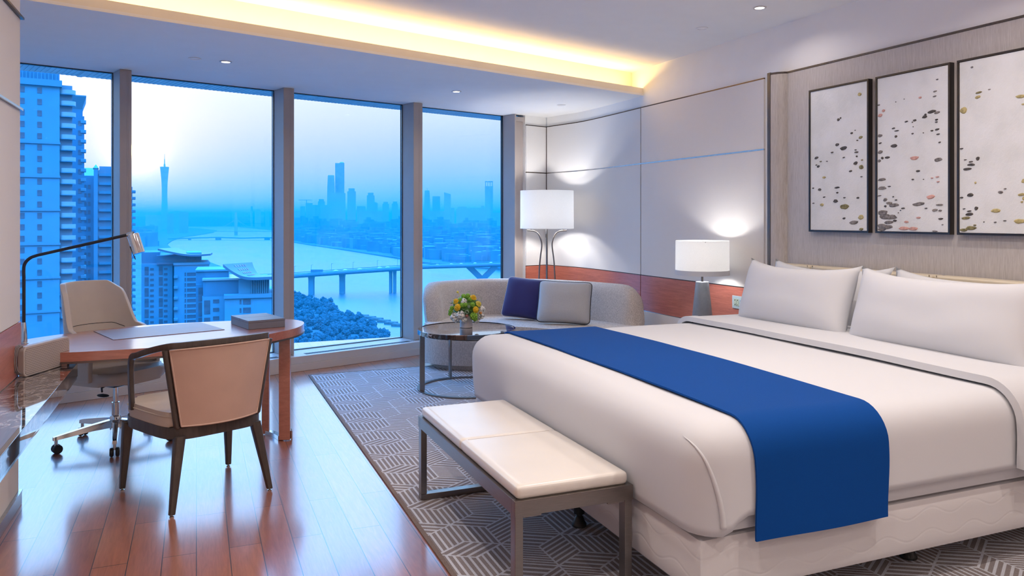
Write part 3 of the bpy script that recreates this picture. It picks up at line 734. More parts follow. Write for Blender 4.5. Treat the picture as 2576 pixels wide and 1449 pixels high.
def make_vase():
    t = thing('vase', 'small pale cylinder vase on the marble coffee table', 'vase', (VX, VY, RZ+TZ+.001))
    b = MB(); b.lathe([(0, 0), (.052, 0), (.056, .003), (.056, .106), (.053, .108), (.050, .106), (.050, .012), (0, .012)], 40, cap=False); b.out('body', M['vase'], t, 40)
    q = thing('bouquet', 'round bouquet of yellow, white and green flowers in the pale vase', 'bouquet', (VX, VY, RZ+TZ+.001))
    toward = Vector((-SA, -CA, 0)); right = Vector((CA, -SA, 0)); up = Vector((0, 0, 1)); S_ = .00345                  # metres per photo pixel there
    def fpos(px, py, dep): return right*((px-1172)*S_) + up*((826-py)*S_) + toward*dep
    rnd = random.Random(3)
    b = MB()
    for k in range(14): a = k*2.4; b.tube([(.02*math.cos(a), .02*math.sin(a), .014), (.03*math.cos(a), .03*math.sin(a), .10), (.08*math.cos(a), .08*math.sin(a), .17)], .0025, 5)
    b.out('stem', M['green_leaf'], q, 180)
    b = MB(); b.ball((0, 0, .190), .112, 3, (1, 1, .72), .3); b.out('foliage', M['green_leaf'], q, 60)
    def ranunculus(px, py, dep, r, mat):
        c = fpos(px, py, dep); n = (c - Vector((0, 0, .14))).normalized(); b = MB(); z = Vector((0,0,1)).rotation_difference(n).to_matrix().to_4x4()
        for ringi, (rad, cnt, tilt) in enumerate([(1, 8, .2), (.8, 7, .55), (.6, 6, .85), (.38, 5, 1.1)]):
            for k in range(cnt):
                a = 2*PI*k/cnt + ringi*.5
                b.ball((c + z.to_3x3() @ Vector((rad*r*.62*math.cos(a), rad*r*.62*math.sin(a), r*.18*ringi))), r*.46*(.6+.4*rad), 1, (1, 1, .34), 0, z.to_3x3() .to_4x4() @ Matrix.Rotation(a, 4, 'Z') @ Matrix.Rotation(-tilt, 4, 'Y'))
        b.ball(c + n*r*.45, r*.26, 1); b.out('flower', mat, q, 180)
    for px, py, d, r, m in [(1152, 771, .105, .030, 'yellow'), (1148, 757, .07, .027, 'yellow'), (1191, 748, .06, .028, 'yellow'), (1198, 777, .10, .027, 'yellow'), (1204, 764, .06, .027, 'lemon')]: ranunculus(px, py, d+.012, r*1.15, M[m])
    def pom(px, py, d, r, m, name='flower'):
        c = fpos(px, py, d); b = MB()
        for k in range(26):
            u = 1 - 2*(k+.5)/26; a = k*2.39996; s = math.sqrt(1-u*u); b.ball(c + Vector((s*math.cos(a), s*math.sin(a), u))*r*.72, r*.34, 1)
        b.out(name, m, q, 180)
    for px, py, d, r in [(1137, 774, .06, .017), (1134, 782, .06, .018), (1132, 789, .05, .015), (1166, 745, .03, .019), (1177, 744, .04, .02), (1158, 753, .07, .017), (1164, 765, .11, .018), (1172, 764, .115, .016), (1193, 793, .105, .030), (1196, 800, .095, .02), (1184, 751, .07, .016), (1190, 764, .10, .019)]: pom(px, py, d+.012, r*1.2, M['green_mum'])
    def frill(px, py, d, r, m, name='flower'):
        c = fpos(px, py, d); b = MB()
        for k in range(34):
            v = Vector((rnd.gauss(0,1), rnd.gauss(0,1), rnd.gauss(0,1))).normalized(); b.ball(c + v*r*.7, r*.36, 1, (1, 1, .25), 0, v.to_track_quat('Z', 'Y').to_matrix().to_4x4() @ Matrix.Rotation(rnd.uniform(-.8, .8), 4, 'X'))
        b.out(name, m, q, 180)
    for px, py, d, r in [(1168, 756, .09, .026), (1144, 797, .09, .036), (1160, 790, .115, .036), (1150, 803, .085, .026), (1168, 803, .095, .026), (1212, 778, .05, .032), (1210, 793, .06, .032), (1201, 805, .05, .026)]: frill(px, py, d+.01, r*1.25, M['petal_white'])
    for px, py, d, r in [(1176, 782, .125, .024), (1181, 769, .12, .018)]: frill(px, py, d, r, M['sage'], 'succulent')
    pom(1176, 792, .125, .015, M['bud'], 'bud'); pom(1210, 786, .085, .013, M['orange'], 'bud')
    c = fpos(1151, 734, .05); b = MB(); b.tube([fpos(1158, 752, .05), fpos(1156, 742, .05), c], .002, 6); b.ball(c, .011, 2); b.out('bud', M['lemon'], q, 180)
    b = MB()
    for pts in [((1182, 748, .02), (1184, 737, .02), (1178, 733, .03), (1174, 735, .04)), ((1192, 750, .03), (1200, 741, .03), (1210, 748, .02), (1211, 762, .02), (1206, 775, .03)), ((1150, 756, .06), (1142, 751, .06), (1137, 751, .07)), ((1186, 748, .05), (1190, 738, .05), (1200, 741, .05))]:
        b.tube([fpos(*p) for p in spline([Vector(p) for p in pts], 5)], .0016, 5)
    b.out('grass_blade', M['sage'], q, 180)
    for k, (px, py, d) in enumerate([(1140, 760, .05), (1135, 764, .04), (1206, 790, .09), (1168, 777, .12), (1180, 758, .09), (1200, 756, .06), (1142, 786, .08), (1188, 781, .12), (1207, 800, .05), (1154, 783, .11)]):
        c = fpos(px, py, d); b = MB()
        for j in range(4):
            a = k+j*1.7; v = Vector((math.cos(a), math.sin(a), .5)).normalized(); b.ball(c+v*.010, .013, 1, (.38, 1, .12), 0, v.to_track_quat('Y', 'Z').to_matrix().to_4x4())
        b.out('leaf', M['green_leaf'] if k % 3 else M['sage'], q, 180)
make_vase()

# ------------------------------------------------------------------ sofa
def make_sofa():
    t = thing('sofa', 'curved grey beige tweed sofa in the corner by the window', 'sofa', (0, 0, RZ))
    back = spline([Vector(p) for p in [(2.20,7.66),(2.30,7.90),(2.52,8.04),(2.92,8.14),(3.42,7.95),(3.80,7.50),(4.02,6.98),(4.10,6.62)]], 7)
    front = spline([Vector(p) for p in [(4.10,6.50),(3.85,6.28),(3.52,6.34),(3.22,6.60),(2.86,6.98),(2.50,7.10),(2.24,7.26),(2.12,7.46),(2.12,7.62)]], 6)
    outer = [(p.x, p.y) for p in back]; seatpoly = outer + [(p.x, p.y) for p in front]
    def shrink(poly, d):
        n = len(poly); o = []
        for i in range(n):
            a, c = Vector(poly[i-1]), Vector(poly[(i+1)%n]); tg = (c-a).normalized(); o.append((poly[i][0]+tg.y*-d*-1*-1, poly[i][1]+tg.x*d*-1))
        return o
    cx, cyy = 3.15, 7.25
    def sc(poly, k): return [(cx+(x-cx)*k, cyy+(y-cyy)*k) for x, y in poly]
    b = MB(); b.prism(sc(seatpoly, .90), 0, .052); b.out('plinth', M['tweed'], t, 50)
    b = MB(); b.prism(seatpoly, .052, .296, .018); b.out('base', M['tweed'], t, 50)
    b = MB(); b.prism(sc(seatpoly, .985), .297, .303); b.out('piping', M['piping_dark'], t, 50)
    b = MB(); b.prism(sc(seatpoly, .985), .304, .432, .045, 4); b.out('seat_cushion', M['tweed'], t, 50)
    # wrap-around back
    n = len(back); rows = []; th = .19; TOP = .815
    L = [0]
    for p, q in zip(back, back[1:]): L.append(L[-1]+(q-p).length)
    tot = L[-1]
    for i, p in enumerate(back):
        tg = (back[min(i+1,n-1)]-back[max(i-1,0)]).normalized(); nr = Vector((-tg.y, tg.x))       # outward is left of travel
        if (p - Vector((cx, cyy))).dot(nr) < 0: nr = -nr
        s = L[i]; e = min(s, tot-s); R0 = .30
        k = math.sqrt(max(0, 1-((R0-e)/R0)**2)) if e < R0 else 1.0
        top = .50 + (TOP-.50)*k; t2 = th*(.35+.65*min(1, (e+.02)/.10)) if e < .08 else th
        ring = []
        zb = .306; hh = top-zb
        for a, z in [(-.5, 0), (-.5, .25), (-.5, .55), (-.48, .80), (-.40, .92), (-.24, .985), (0, 1.0), (.24, .985), (.40, .92), (.48, .80), (.5, .55), (.5, .25), (.5, 0)]:
            lean = .05*z
            ring.append((p.x + nr.x*(a*t2-th/2+.03+lean), p.y + nr.y*(a*t2-th/2+.03+lean), zb+hh*z))
        rows.append(ring)
    b = MB(); b.rings(rows, True, True); b.out('backrest', M['tweed'], t, 60)
make_sofa()
make_pillow('cushion', .47, .44, .20, M['cushion_blue'], 'navy blue square cushion with pale piping leaning on the sofa back', 'cushion', (3.12, 7.42, .452), R(-22-24), R(-20), piping=M['piping_pale'], pinch=.05, side=.035, ears=-.018, spin=R(4))
make_pillow('cushion', .54, .44, .21, M['cushion_grey'], 'grey square cushion with black piping beside the navy one on the sofa', 'cushion', (3.36, 6.92, .452), R(-22-10), R(-22), piping=M['piping_dark'], pinch=.05, side=.035, ears=-.018, spin=R(2))

# ------------------------------------------------------------------ lamps
def drum(b, r0, r1, z0, z1, n=56, th=.003):
    def c(r, z): return [(r*math.cos(2*PI*i/n), r*math.sin(2*PI*i/n), z) for i in range(n)]
    b.rings([c(r0, z0), c(r1, z1), c(r1-th, z1), c(r0-th, z0), c(r0, z0)], cap=False)
def bulb(name, loc, p, col, r=.03):
    l = bpy.data.lights.new(name, 'POINT'); l.energy = p; l.color = col; l.shadow_soft_size = r; o = bpy.data.objects.new(name, l); COL.objects.link(o); o.location = loc; return o
def make_floor_lamp():
    x, y = 3.83, 8.40
    x, y = at_depth(1376, 9.15)
    t = thing('floor_lamp', 'tall floor lamp with white drum shade and three bent rods behind the sofa', 'floor lamp', (x, y, RZ))
    t.rotation_euler = (0, 0, -YAW)
    b = MB(); b.lathe([(0, 0), (.13, 0), (.13, .012), (.02, .018), (0, .018)], 32, cap=False); b.out('base', M['bronze'], t, 40)
    b = MB(); b.tube([(0, 0, .018), (0, 0, 1.45)], .010, 10); b.out('pole', M['bronze'], t, 60)
    for k, a in enumerate((0, PI, PI/2)):
        c, s = math.cos(a), math.sin(a); pr = [(.115, .03), (.10, .6), (.085, .95), (.062, 1.15), (.068, 1.22), (.10, 1.30), (.15, 1.335), (.235, 1.345)]
        b = MB(); b.tube([(r_*c, r_*s, z) for r_, z in [tuple(p) for p in spline([Vector(p) for p in pr], 6)]], .0085, 8); b.out('rod', M['bronze'], t, 60)
    b = MB(); b.tube([(-.20, 0, 1.372), (.20, 0, 1.372)], .006, 8); b.tube([(-.19, 0, 1.345), (-.19, 0, 1.372)], .006, 8); b.tube([(.19, 0, 1.345), (.19, 0, 1.372)], .006, 8); b.out('crossbar', M['bronze'], t, 60)
    b = MB(); b.tube([(-.012, -.01, 1.26), (-.012, -.01, 1.30)], .006, 8); b.out('switch', M['bronze'], t, 60)
    b = MB(); drum(b, .316, .314, 1.365, 1.812); b.out('lamp_shade', M['shade'], t, 50)
    for s in (-1, 1): bulb('floor_lamp_bulb', (x + s*.13*CA, y - s*.13*SA, 1.56), 15, (1.0, .98, .95), .05)
make_floor_lamp()
def make_nightstand():
    t = thing('nightstand', 'dark wood nightstand between the sofa and the bed', 'nightstand', (0, 0, 0))
    b = MB(); b.box(3.70, 4.315, 4.93, 5.86, .535, .556, .003); b.out('top', M['night_wood'], t)
    b = MB(); b.box(3.73, 4.315, 4.96, 5.83, .06, .534, .002); b.out('body', M['night_wood'], t)
    b = MB(); b.box(3.71, 3.729, 4.97, 5.82, .31, .525, .003); d = b.out('drawer', M['night_wood'], t)
    b = MB(); b.box(3.70, 3.7098, 5.3, 5.5, .50, .512, .001); b.out('handle', M['chrome_trim'], d)
    b = MB(); b.box(3.76, 4.30, 4.99, 5.80, 0, .06); b.out('plinth', M['black'], t, 0)
make_nightstand()
LX, LY = 4.06, 5.60
def make_table_lamp():
    t = thing('table_lamp', 'bedside lamp with slate grey tapered base and white drum shade', 'table lamp', (LX, LY, .557))
    b = MB(); b.lathe([(0, 0), (.088, 0), (.091, .006), (.093, .02), (.056, .388), (.052, .391), (0, .391)], 48, cap=False); b.out('base', M['lamp_grey'], t, 40)
    d = Vector((-LX, -LY, 0)).normalized(); d = Matrix.Rotation(R(-22), 3, 'Z') @ d
    b = MB(); b.ball((d.x*.092, d.y*.092, .052), .0085, 2); b.out('knob', M['chrome'], t, 180)
    b = MB(); b.tube([(0, 0, .391), (0, 0, .46)], .010, 12); b.out('neck', M['bronze'], t, 60)
    b = MB(); drum(b, .229, .227, .452, .745); b.out('lamp_shade', M['shade'], t, 50)
    b = MB(); drum(b, .2305, .2303, .450, .492, th=.0012); b.out('shade_band', M['linen_white'], t, 50)
    b = MB()
    for a in (0, 2.1, 4.2): b.tube([(0, 0, .733), (.227*math.cos(a), .227*math.sin(a), .736)], .003, 6)
    b.lathe([(0, .728), (.012, .728), (.012, .745), (0, .748)], 12, cap=False); b.tube([(0, 0, .46), (0, 0, .73)], .004, 6); b.out('finial', M['chrome'], t, 60)
    bulb('table_lamp_bulb', (LX, LY, .557+.63), 10, (1.0, .98, .94), .045)
make_table_lamp()
def make_socket():
    t = thing('socket_panel', 'brushed steel bedside panel with socket and round buttons on the red wood band', 'socket panel', (0, 0, 0))
    x = wx(5.45) - .0165
    b = MB(); b.box(x-.008, x, 5.245, 5.56, .712, .822, .002); b.out('plate', M['steel_blue'], t)
    b = MB(); b.box(x-.0105, x-.008, 5.468, 5.535, .735, .798, .001); s = b.out('socket', M['socket'], t)
    b = MB()
    for yy_, z in ((5.518, .785), (5.485, .785), (5.516, .745), (5.490, .745)): b.box(x-.0112, x-.0104, yy_-.005, yy_+.005, z-.004, z+.004)
    for z in (.758, .772): b.box(x-.0112, x-.0104, 5.4995, 5.5035, z-.003, z+.003)
    b.out('pin_hole', M['black'], s, 0)
    for j, z in enumerate((.748, .785)):
        for i in range(5):
            b = MB(); b.ball((x-.009, 5.438-.042*i, z), .0105, 2, (.6, 1, 1)); b.out('button', M['chrome'], t, 180)
make_socket()

# ------------------------------------------------------------------ three framed relief panels
def on_plane(px, py, p, d):
    r = (px-CX)/F; dx, dy = cw(r, 1.0); det = dx*(-d[1]) + d[0]*dy; t = (p[0]*(-d[1]) + d[0]*p[1])/det
    return (t*dx, t*dy, CH-(py-HY)/F*t)
D_, G_, P_, O_, L_ = 0, 1, 2, 3, 4
MARKS = [
 [(452,383,28,22,O_),(304,560,22,18,D_),(320,548,12,10,D_),(397,655,22,14,D_),(422,634,8,5,D_),(460,684,30,18,L_),(437,705,16,8,D_),(296,735,32,18,D_),(340,760,55,26,D_),(260,790,22,10,D_),(425,772,18,6,D_),(430,788,32,9,D_),(433,817,14,12,D_),(150,828,34,16,D_),(180,853,20,7,L_),(224,852,14,6,D_),(150,878,14,9,D_),(163,888,24,16,D_),(342,825,18,8,D_),(424,865,32,22,D_),(470,843,18,9,L_),(464,892,36,28,L_),(389,921,26,12,D_),(466,960,18,7,D_),(203,965,28,14,O_),(128,1040,16,8,D_),(173,1050,28,16,D_),(295,1036,40,12,D_),(296,1072,18,12,D_),(204,1103,20,8,D_),(346,1107,20,8,D_),(441,1108,22,12,D_),(284,1131,38,22,D_),(129,1146,18,7,D_),(188,1157,32,18,O_),(345,1170,72,34,L_),(343,1252,26,12,D_),(462,1244,42,30,O_),(411,1281,70,24,G_),(464,1331,34,18,L_)],
 [(997,278,16,8,G_),(981,362,26,10,G_),(979,396,24,9,G_),(877,405,22,14,P_),(766,416,6,5,D_),(707,436,7,6,D_),(572,460,18,10,G_),(620,497,24,18,P_),(596,530,34,22,P_),(958,504,56,20,D_),(996,510,40,16,G_),(908,540,36,20,D_),(914,525,16,14,D_),(992,560,22,12,D_),(991,577,20,10,D_),(779,574,24,10,D_),(838,565,26,14,D_),(823,578,8,8,D_),(829,610,6,6,D_),(690,621,24,10,D_),(712,638,36,8,D_),(707,678,20,16,D_),(824,658,16,10,D_),(900,653,7,7,D_),(960,637,22,10,D_),(997,628,32,12,D_),(1003,662,24,10,D_),(571,675,34,20,G_),(1014,719,16,10,D_),(597,725,24,9,D_),(694,744,48,22,D_),(579,789,36,20,G_),(612,829,20,16,D_),(646,825,36,16,D_),(567,851,24,18,G_),(836,829,58,24,P_),(1003,840,54,26,G_),(862,920,34,12,D_),(826,979,18,11,D_),(901,978,8,6,D_),(960,969,16,9,P_),(997,961,28,9,P_),(1003,995,22,9,P_),(595,981,62,18,G_),(606,1040,62,22,G_),(660,1028,24,8,D_),(575,1094,26,6,D_),(689,1100,12,8,D_),(950,1102,58,26,P_),(632,1121,30,22,G_),(708,1123,18,8,D_),(660,1145,46,18,G_),(690,1160,74,22,G_),(865,1152,84,24,G_),(1012,1157,50,12,G_),(633,1167,18,14,D_),(918,1181,20,8,D_),(757,1181,28,10,D_),(980,1195,40,18,G_),(1017,1198,24,14,G_),(740,1196,9,7,D_),(725,1213,8,6,D_),(1021,1255,32,12,D_),(594,1212,70,34,G_),(630,1240,84,36,G_),(672,1244,84,30,G_),(700,1268,30,14,D_),(655,1280,66,22,G_),(865,1247,32,12,P_),(780,1277,32,14,P_),(588,1308,60,40,G_),(642,1312,84,28,G_),(610,1334,60,20,G_),(760,1322,70,24,P_),(828,1324,64,24,P_),(1034,1296,12,8,G_),(980,1346,36,10,G_)],
 [(1240,193,18,12,G_),(1362,348,18,5,G_),(1287,370,44,14,L_),(1281,402,36,20,O_),(1175,495,48,40,O_),(1580,397,60,24,O_),(1598,452,20,12,O_),(1156,764,24,9,D_),(1281,833,24,24,D_),(1194,841,20,6,D_),(1233,855,30,8,D_),(1234,876,54,16,D_),(1206,906,60,16,D_),(1265,1002,14,16,O_),(1604,990,30,30,O_),(1473,1044,18,8,G_),(1440,1068,34,18,G_),(1228,1088,40,24,D_),(1150,1107,24,10,D_),(1588,1085,48,18,O_),(1603,1112,20,24,O_),(1590,1137,18,12,O_),(1184,1185,18,7,D_),(1270,1182,24,24,D_),(1221,1201,28,10,D_),(1222,1223,52,20,D_),(1407,1198,66,24,O_),(1196,1250,60,18,L_),(1325,1277,7,7,D_),(1404,1279,18,8,D_),(1471,1268,22,7,D_),(1575,1272,76,30,O_),(1260,1300,20,10,L_),(1233,1320,70,26,L_),(1158,1333,50,20,L_)]]
PICS = [(4.630, 4.073, 'narrow dark framed stone relief panel nearest the window, with mostly charcoal specks'), (4.015, 3.452, 'middle dark framed relief panel with pink stones and a grey cluster low in the corner'), (3.404, 2.840, 'dark framed relief panel with ochre stones, farthest from the window')]
WDIR = (.02075, -.99978)
for k, (ya, yb, lab) in enumerate(PICS):
    t = thing('picture', lab, 'picture', (0, 0, 0), 0, None)
    z0, z1, dp = 1.395, 2.472, .040; fw_ = .012
    def pp(y, o): return (wx(y) - .0145 - o, y)
    def slab(b, y0, y1, za, zb, o0, o1): b.prism([pp(y0, o0), pp(y0, o1), pp(y1, o1), pp(y1, o0)], za, zb)
    b = MB(); slab(b, ya, yb, z0, z0+fw_, 0, dp); slab(b, ya, yb, z1-fw_, z1, 0, dp); slab(b, ya, ya-fw_, z0+fw_, z1-fw_, 0, dp); slab(b, yb+fw_, yb, z0+fw_, z1-fw_, 0, dp)
    b.out('frame', M['frame_black'], t, smooth=0)
    b = MB(); slab(b, ya-fw_-.002, yb+fw_+.002, z0+fw_+.002, z1-fw_-.002, .004, dp-.006); b.out('canvas', M['canvas'], t, smooth=0)
    b = MB(); rnd = random.Random(11+k); P0 = pp(3.5, dp-.006)
    for mx_, my_, mw, mh, mm in MARKS[k]:
        px, py = 2000+mx_/2.786, 100+my_/2.786
        X, Y, Z = on_plane(px, py, P0, WDIR); dpt = X*SA+Y*CA
        hw = mw/2.786/F*dpt/2*.95; hh = mh/2.786/F*dpt/2*1.1; hw = hw/ .80
        Y = min(max(Y, yb+fw_+hw+.003), ya-fw_-hw-.003); Z = min(max(Z, z0+fw_+hh+.003), z1-fw_-hh-.003)
        tilt = rnd.uniform(-.05, .35); n = 14; b.mi = mm; x0 = pp(Y, dp-.0058)[0]; ed = []; top = []
        for i in range(n):
            a = 2*PI*i/n; rr = 1 + .28*noise.noise(Vector((math.cos(a)*1.3+mx_, math.sin(a)*1.3+my_, k))) ; u, v = hw*math.cos(a)*rr, hh*math.sin(a)*rr
            u2, v2 = u, v + u*tilt*.35; ed.append((x0, Y-u2, Z+v2)); top.append((x0-.0045, Y-u2*.72, Z+v2*.72))
        b.rings([ed, top], True, True)
    b.out('stone_pattern', [M[m] for m in ('rock_dark', 'rock_grey', 'rock_pink', 'rock_ochre', 'rock_olive')], t, 30)

# ------------------------------------------------------------------ console ledge, desk and what stands on them
def make_console():
    t = thing('console_ledge', 'long wall mounted black marble ledge with polished edge under the wood wainscot', 'console', (0, 0, 0))
    b = MB(); b.box(-.849, -.620, -.9, 4.975, .606, .683, .002); b.out('top', M['marble'], t)
    b = MB(); b.box(-.845, -.624, -.9, 4.972, .590, .6055, .001); b.out('edge_strip', M['chrome'], t)
    b = MB(); b.box(-.8475, -.80, -.9, 4.70, .52, .5895); b.out('bracket', M['chrome_trim'], t, 0)
make_console()
DZ = .76
def make_desk():
    t = thing('desk', 'oval cherry wood desk with rounded end on a curved double post leg', 'desk', (0, 0, 0))
    pts = [(-1.02,4.93),(-.672,4.868),(-.339,4.858),(-.13,4.880),(.096,4.938),(.300,5.045),(.501,5.225),(.621,5.372),(.694,5.559),(.699,5.72),(.62,5.858),(.45,5.910),(.2,5.925),(-.10,5.925),(-.36,5.89),(-.7,5.72),(-.99,5.45),(-1.06,5.2)]
    poly = [(p.x, p.y) for p in spline([Vector(p) for p in pts + [pts[0]]], 6)[:-1]]
    b = MB(); b.prism(poly, DZ-.052, DZ, .004, 2); b.out('tabletop', M['desk_wood'], t, 40)
    cx, cyy = -.2, 5.4
    b = MB(); b.prism([(cx+(x-cx)*1.004, cyy+(y-cyy)*1.008) for x, y in poly], DZ-.063, DZ-.0525, .002, 1); b.out('edge_band', M['bronze'], t, 40)
    d = Vector((.454-.553, 5.61-5.414)); ang = math.atan2(d.y, d.x)
    def post(x, y, w, th, nm, mat):
        Mx = Matrix.Translation((x, y, 0)) @ Matrix.Rotation(-YAW+R(6), 4, 'Z'); b = MB(); b.box(-w/2, w/2, -th/2, th/2, .004, DZ-.064, .003, 2, Mx); return b.out(nm, mat, t)
    post(.553, 5.425, .074, .035, 'leg', M['desk_wood']); post(.446, 5.625, .050, .035, 'leg', M['desk_wood'])
    b = MB(); a0 = [Vector((.553, 5.425)), Vector((.565, 5.56)), Vector((.52, 5.66)), Vector((.446, 5.625))]
    cur = [(.53, 5.44), (.51, 5.51), (.485, 5.57), (.455, 5.61)]
    b.prism([(.545,5.44),(.53,5.52),(.50,5.585),(.46,5.625),(.44,5.60),(.47,5.555),(.495,5.50),(.51,5.43)], 0, .0285, .002, 1); b.out('foot_plate', M['chrome'], t, 40)
    b = MB(); b.prism([(.600,5.405),(.603,5.47),(.594,5.475),(.591,5.41)], .0, .06); b.out('glide', M['chrome'], t, 0)
    # modesty bracket that carries the wall end on the ledge
    b = MB(); b.box(-.80, -.66, 4.885, 4.96, .684, DZ-.0635); b.out('bearer', M['desk_wood'], t, 0)
make_desk()
b = MB(); b.prism([(-.621,5.705),(-.465,5.251),(.173,5.459),(.029,5.896)], 0, .003, .0008, 1); tag(b.out('desk_blotter', M['folder_pad'], None, 40), 'thin brown leather blotter lying on the desk', 'desk pad', loc=(0, 0, DZ+.0005))
def make_box():
    t = thing('stationery_box', 'flat grey leather stationery box near the rounded end of the desk', 'box', (.391, 5.606, DZ+.0005), R(15))
    b = MB(); b.box(-.124, .124, -.184, .184, 0, .043, .002); b.out('body', M['folder'], t)
    for y0, y1 in ((-.185, -.002), (.002, .185)):
        b = MB(); b.box(-.125, .125, y0, y1, .0435, .058, .002); b.out('lid', M['folder'], t)
make_box()
def make_desk_lamp():
    dd = 4.56
    def p(px, py, dx=0): x, y = at_depth(px, dd+dx); return Vector((x, y, z_at(py, dd+dx)))
    base = p(60, 866); base.z = DZ + .0005
    t = thing('desk_lamp', 'black bent arm reading lamp with chrome cylinder head on the desk', 'desk lamp', base)
    o = Vector(base)
    b = MB(); b.lathe([(0, 0), (.024, 0), (.024, .004), (.0185, .007), (.0165, .06), (.011, .125), (0, .125)], 36, cap=False); b.out('base', M['chrome'], t, 40)
    path = [p(60, 815), p(60, 700), p(61, 672), p(66, 658), p(78, 648), p(95, 642), p(320, 591)]
    path[0] = Vector((o.x, o.y, o.z+.124)); path = [q - o for q in path]
    for q in path[:3]: q.x, q.y = path[0].x, path[0].y
    sm = [path[0], path[1]] + spline(path[1:6], 6) + [path[6]]
    b = MB(); b.tube(sm, .0092, 12); b.out('arm', M['black_metal'], t, 60)
    b = MB(); b.tube([path[6], p(336, 586) - o], .0105, 12); b.out('elbow', M['chrome'], t, 60)
    a, c = p(334, 589)-o, p(350, 637)-o; ax = (c-a).normalized()
    b = MB(); b.tube([a, a+ax*.004, c], [.028, .0335, .0335], 28); b.out('lamp_head', M['chrome'], t, 60)
    b = MB(); b.tube([p(327, 620, -.02)-o, p(341, 653, -.02)-o], .0028, 6); b.out('lever', M['black'], t, 60)
make_desk_lamp()
def make_speaker():
    t = thing('speaker', 'taupe tabletop speaker with perforated front on the marble ledge', 'speaker', (-.814, 4.598, .684), R(66.1))
    b = MB(); b.box(0, .352, 0, .034, .002, .136, .0001, 1)
    b.bm.free(); b = MB()
    def rr(x0, x1, z0, z1, r, y):
        o = []
        for cx, cz, a0 in ((x1-r, z1-r, 0), (x0+r, z1-r, PI/2), (x0+r, z0+r, PI), (x1-r, z0+r, 3*PI/2)):
            for k in range(7): a = a0+PI/2*k/6; o.append((cx+r*math.cos(a), y, cz+r*math.sin(a)))
        return o
    b.rings([rr(.003, .385, .004, .152, .024, 0), rr(0, .388, .001, .155, .026, .003), rr(0, .388, .001, .155, .026, .031), rr(.003, .385, .004, .152, .024, .034)]); b.out('body', M['tan_speaker'], t, 40)
    b = MB(); b.rings([rr(.010, .378, .011, .145, .018, -.0005), rr(.010, .378, .011, .145, .018, -.0015)]); b.out('grille', M['grille_tan'], t, 30)
    b = MB()
    for k in range(3):
        zz = .02+.006*k; b.tube(spline([Vector(q) for q in [(-.004-.004*k, .012+.006*k, .02), (-.030-.004*k, .014+.006*k, .045), (-.036-.004*k, .016+.006*k, .10), (-.020, .016+.006*k, .150+.004*k), (.004, .014+.006*k, .160+.003*k), (.012, .014+.006*k, .156)]], 6), .003, 7)
    b.out('strap', M['cable'], t, 180)
make_speaker()

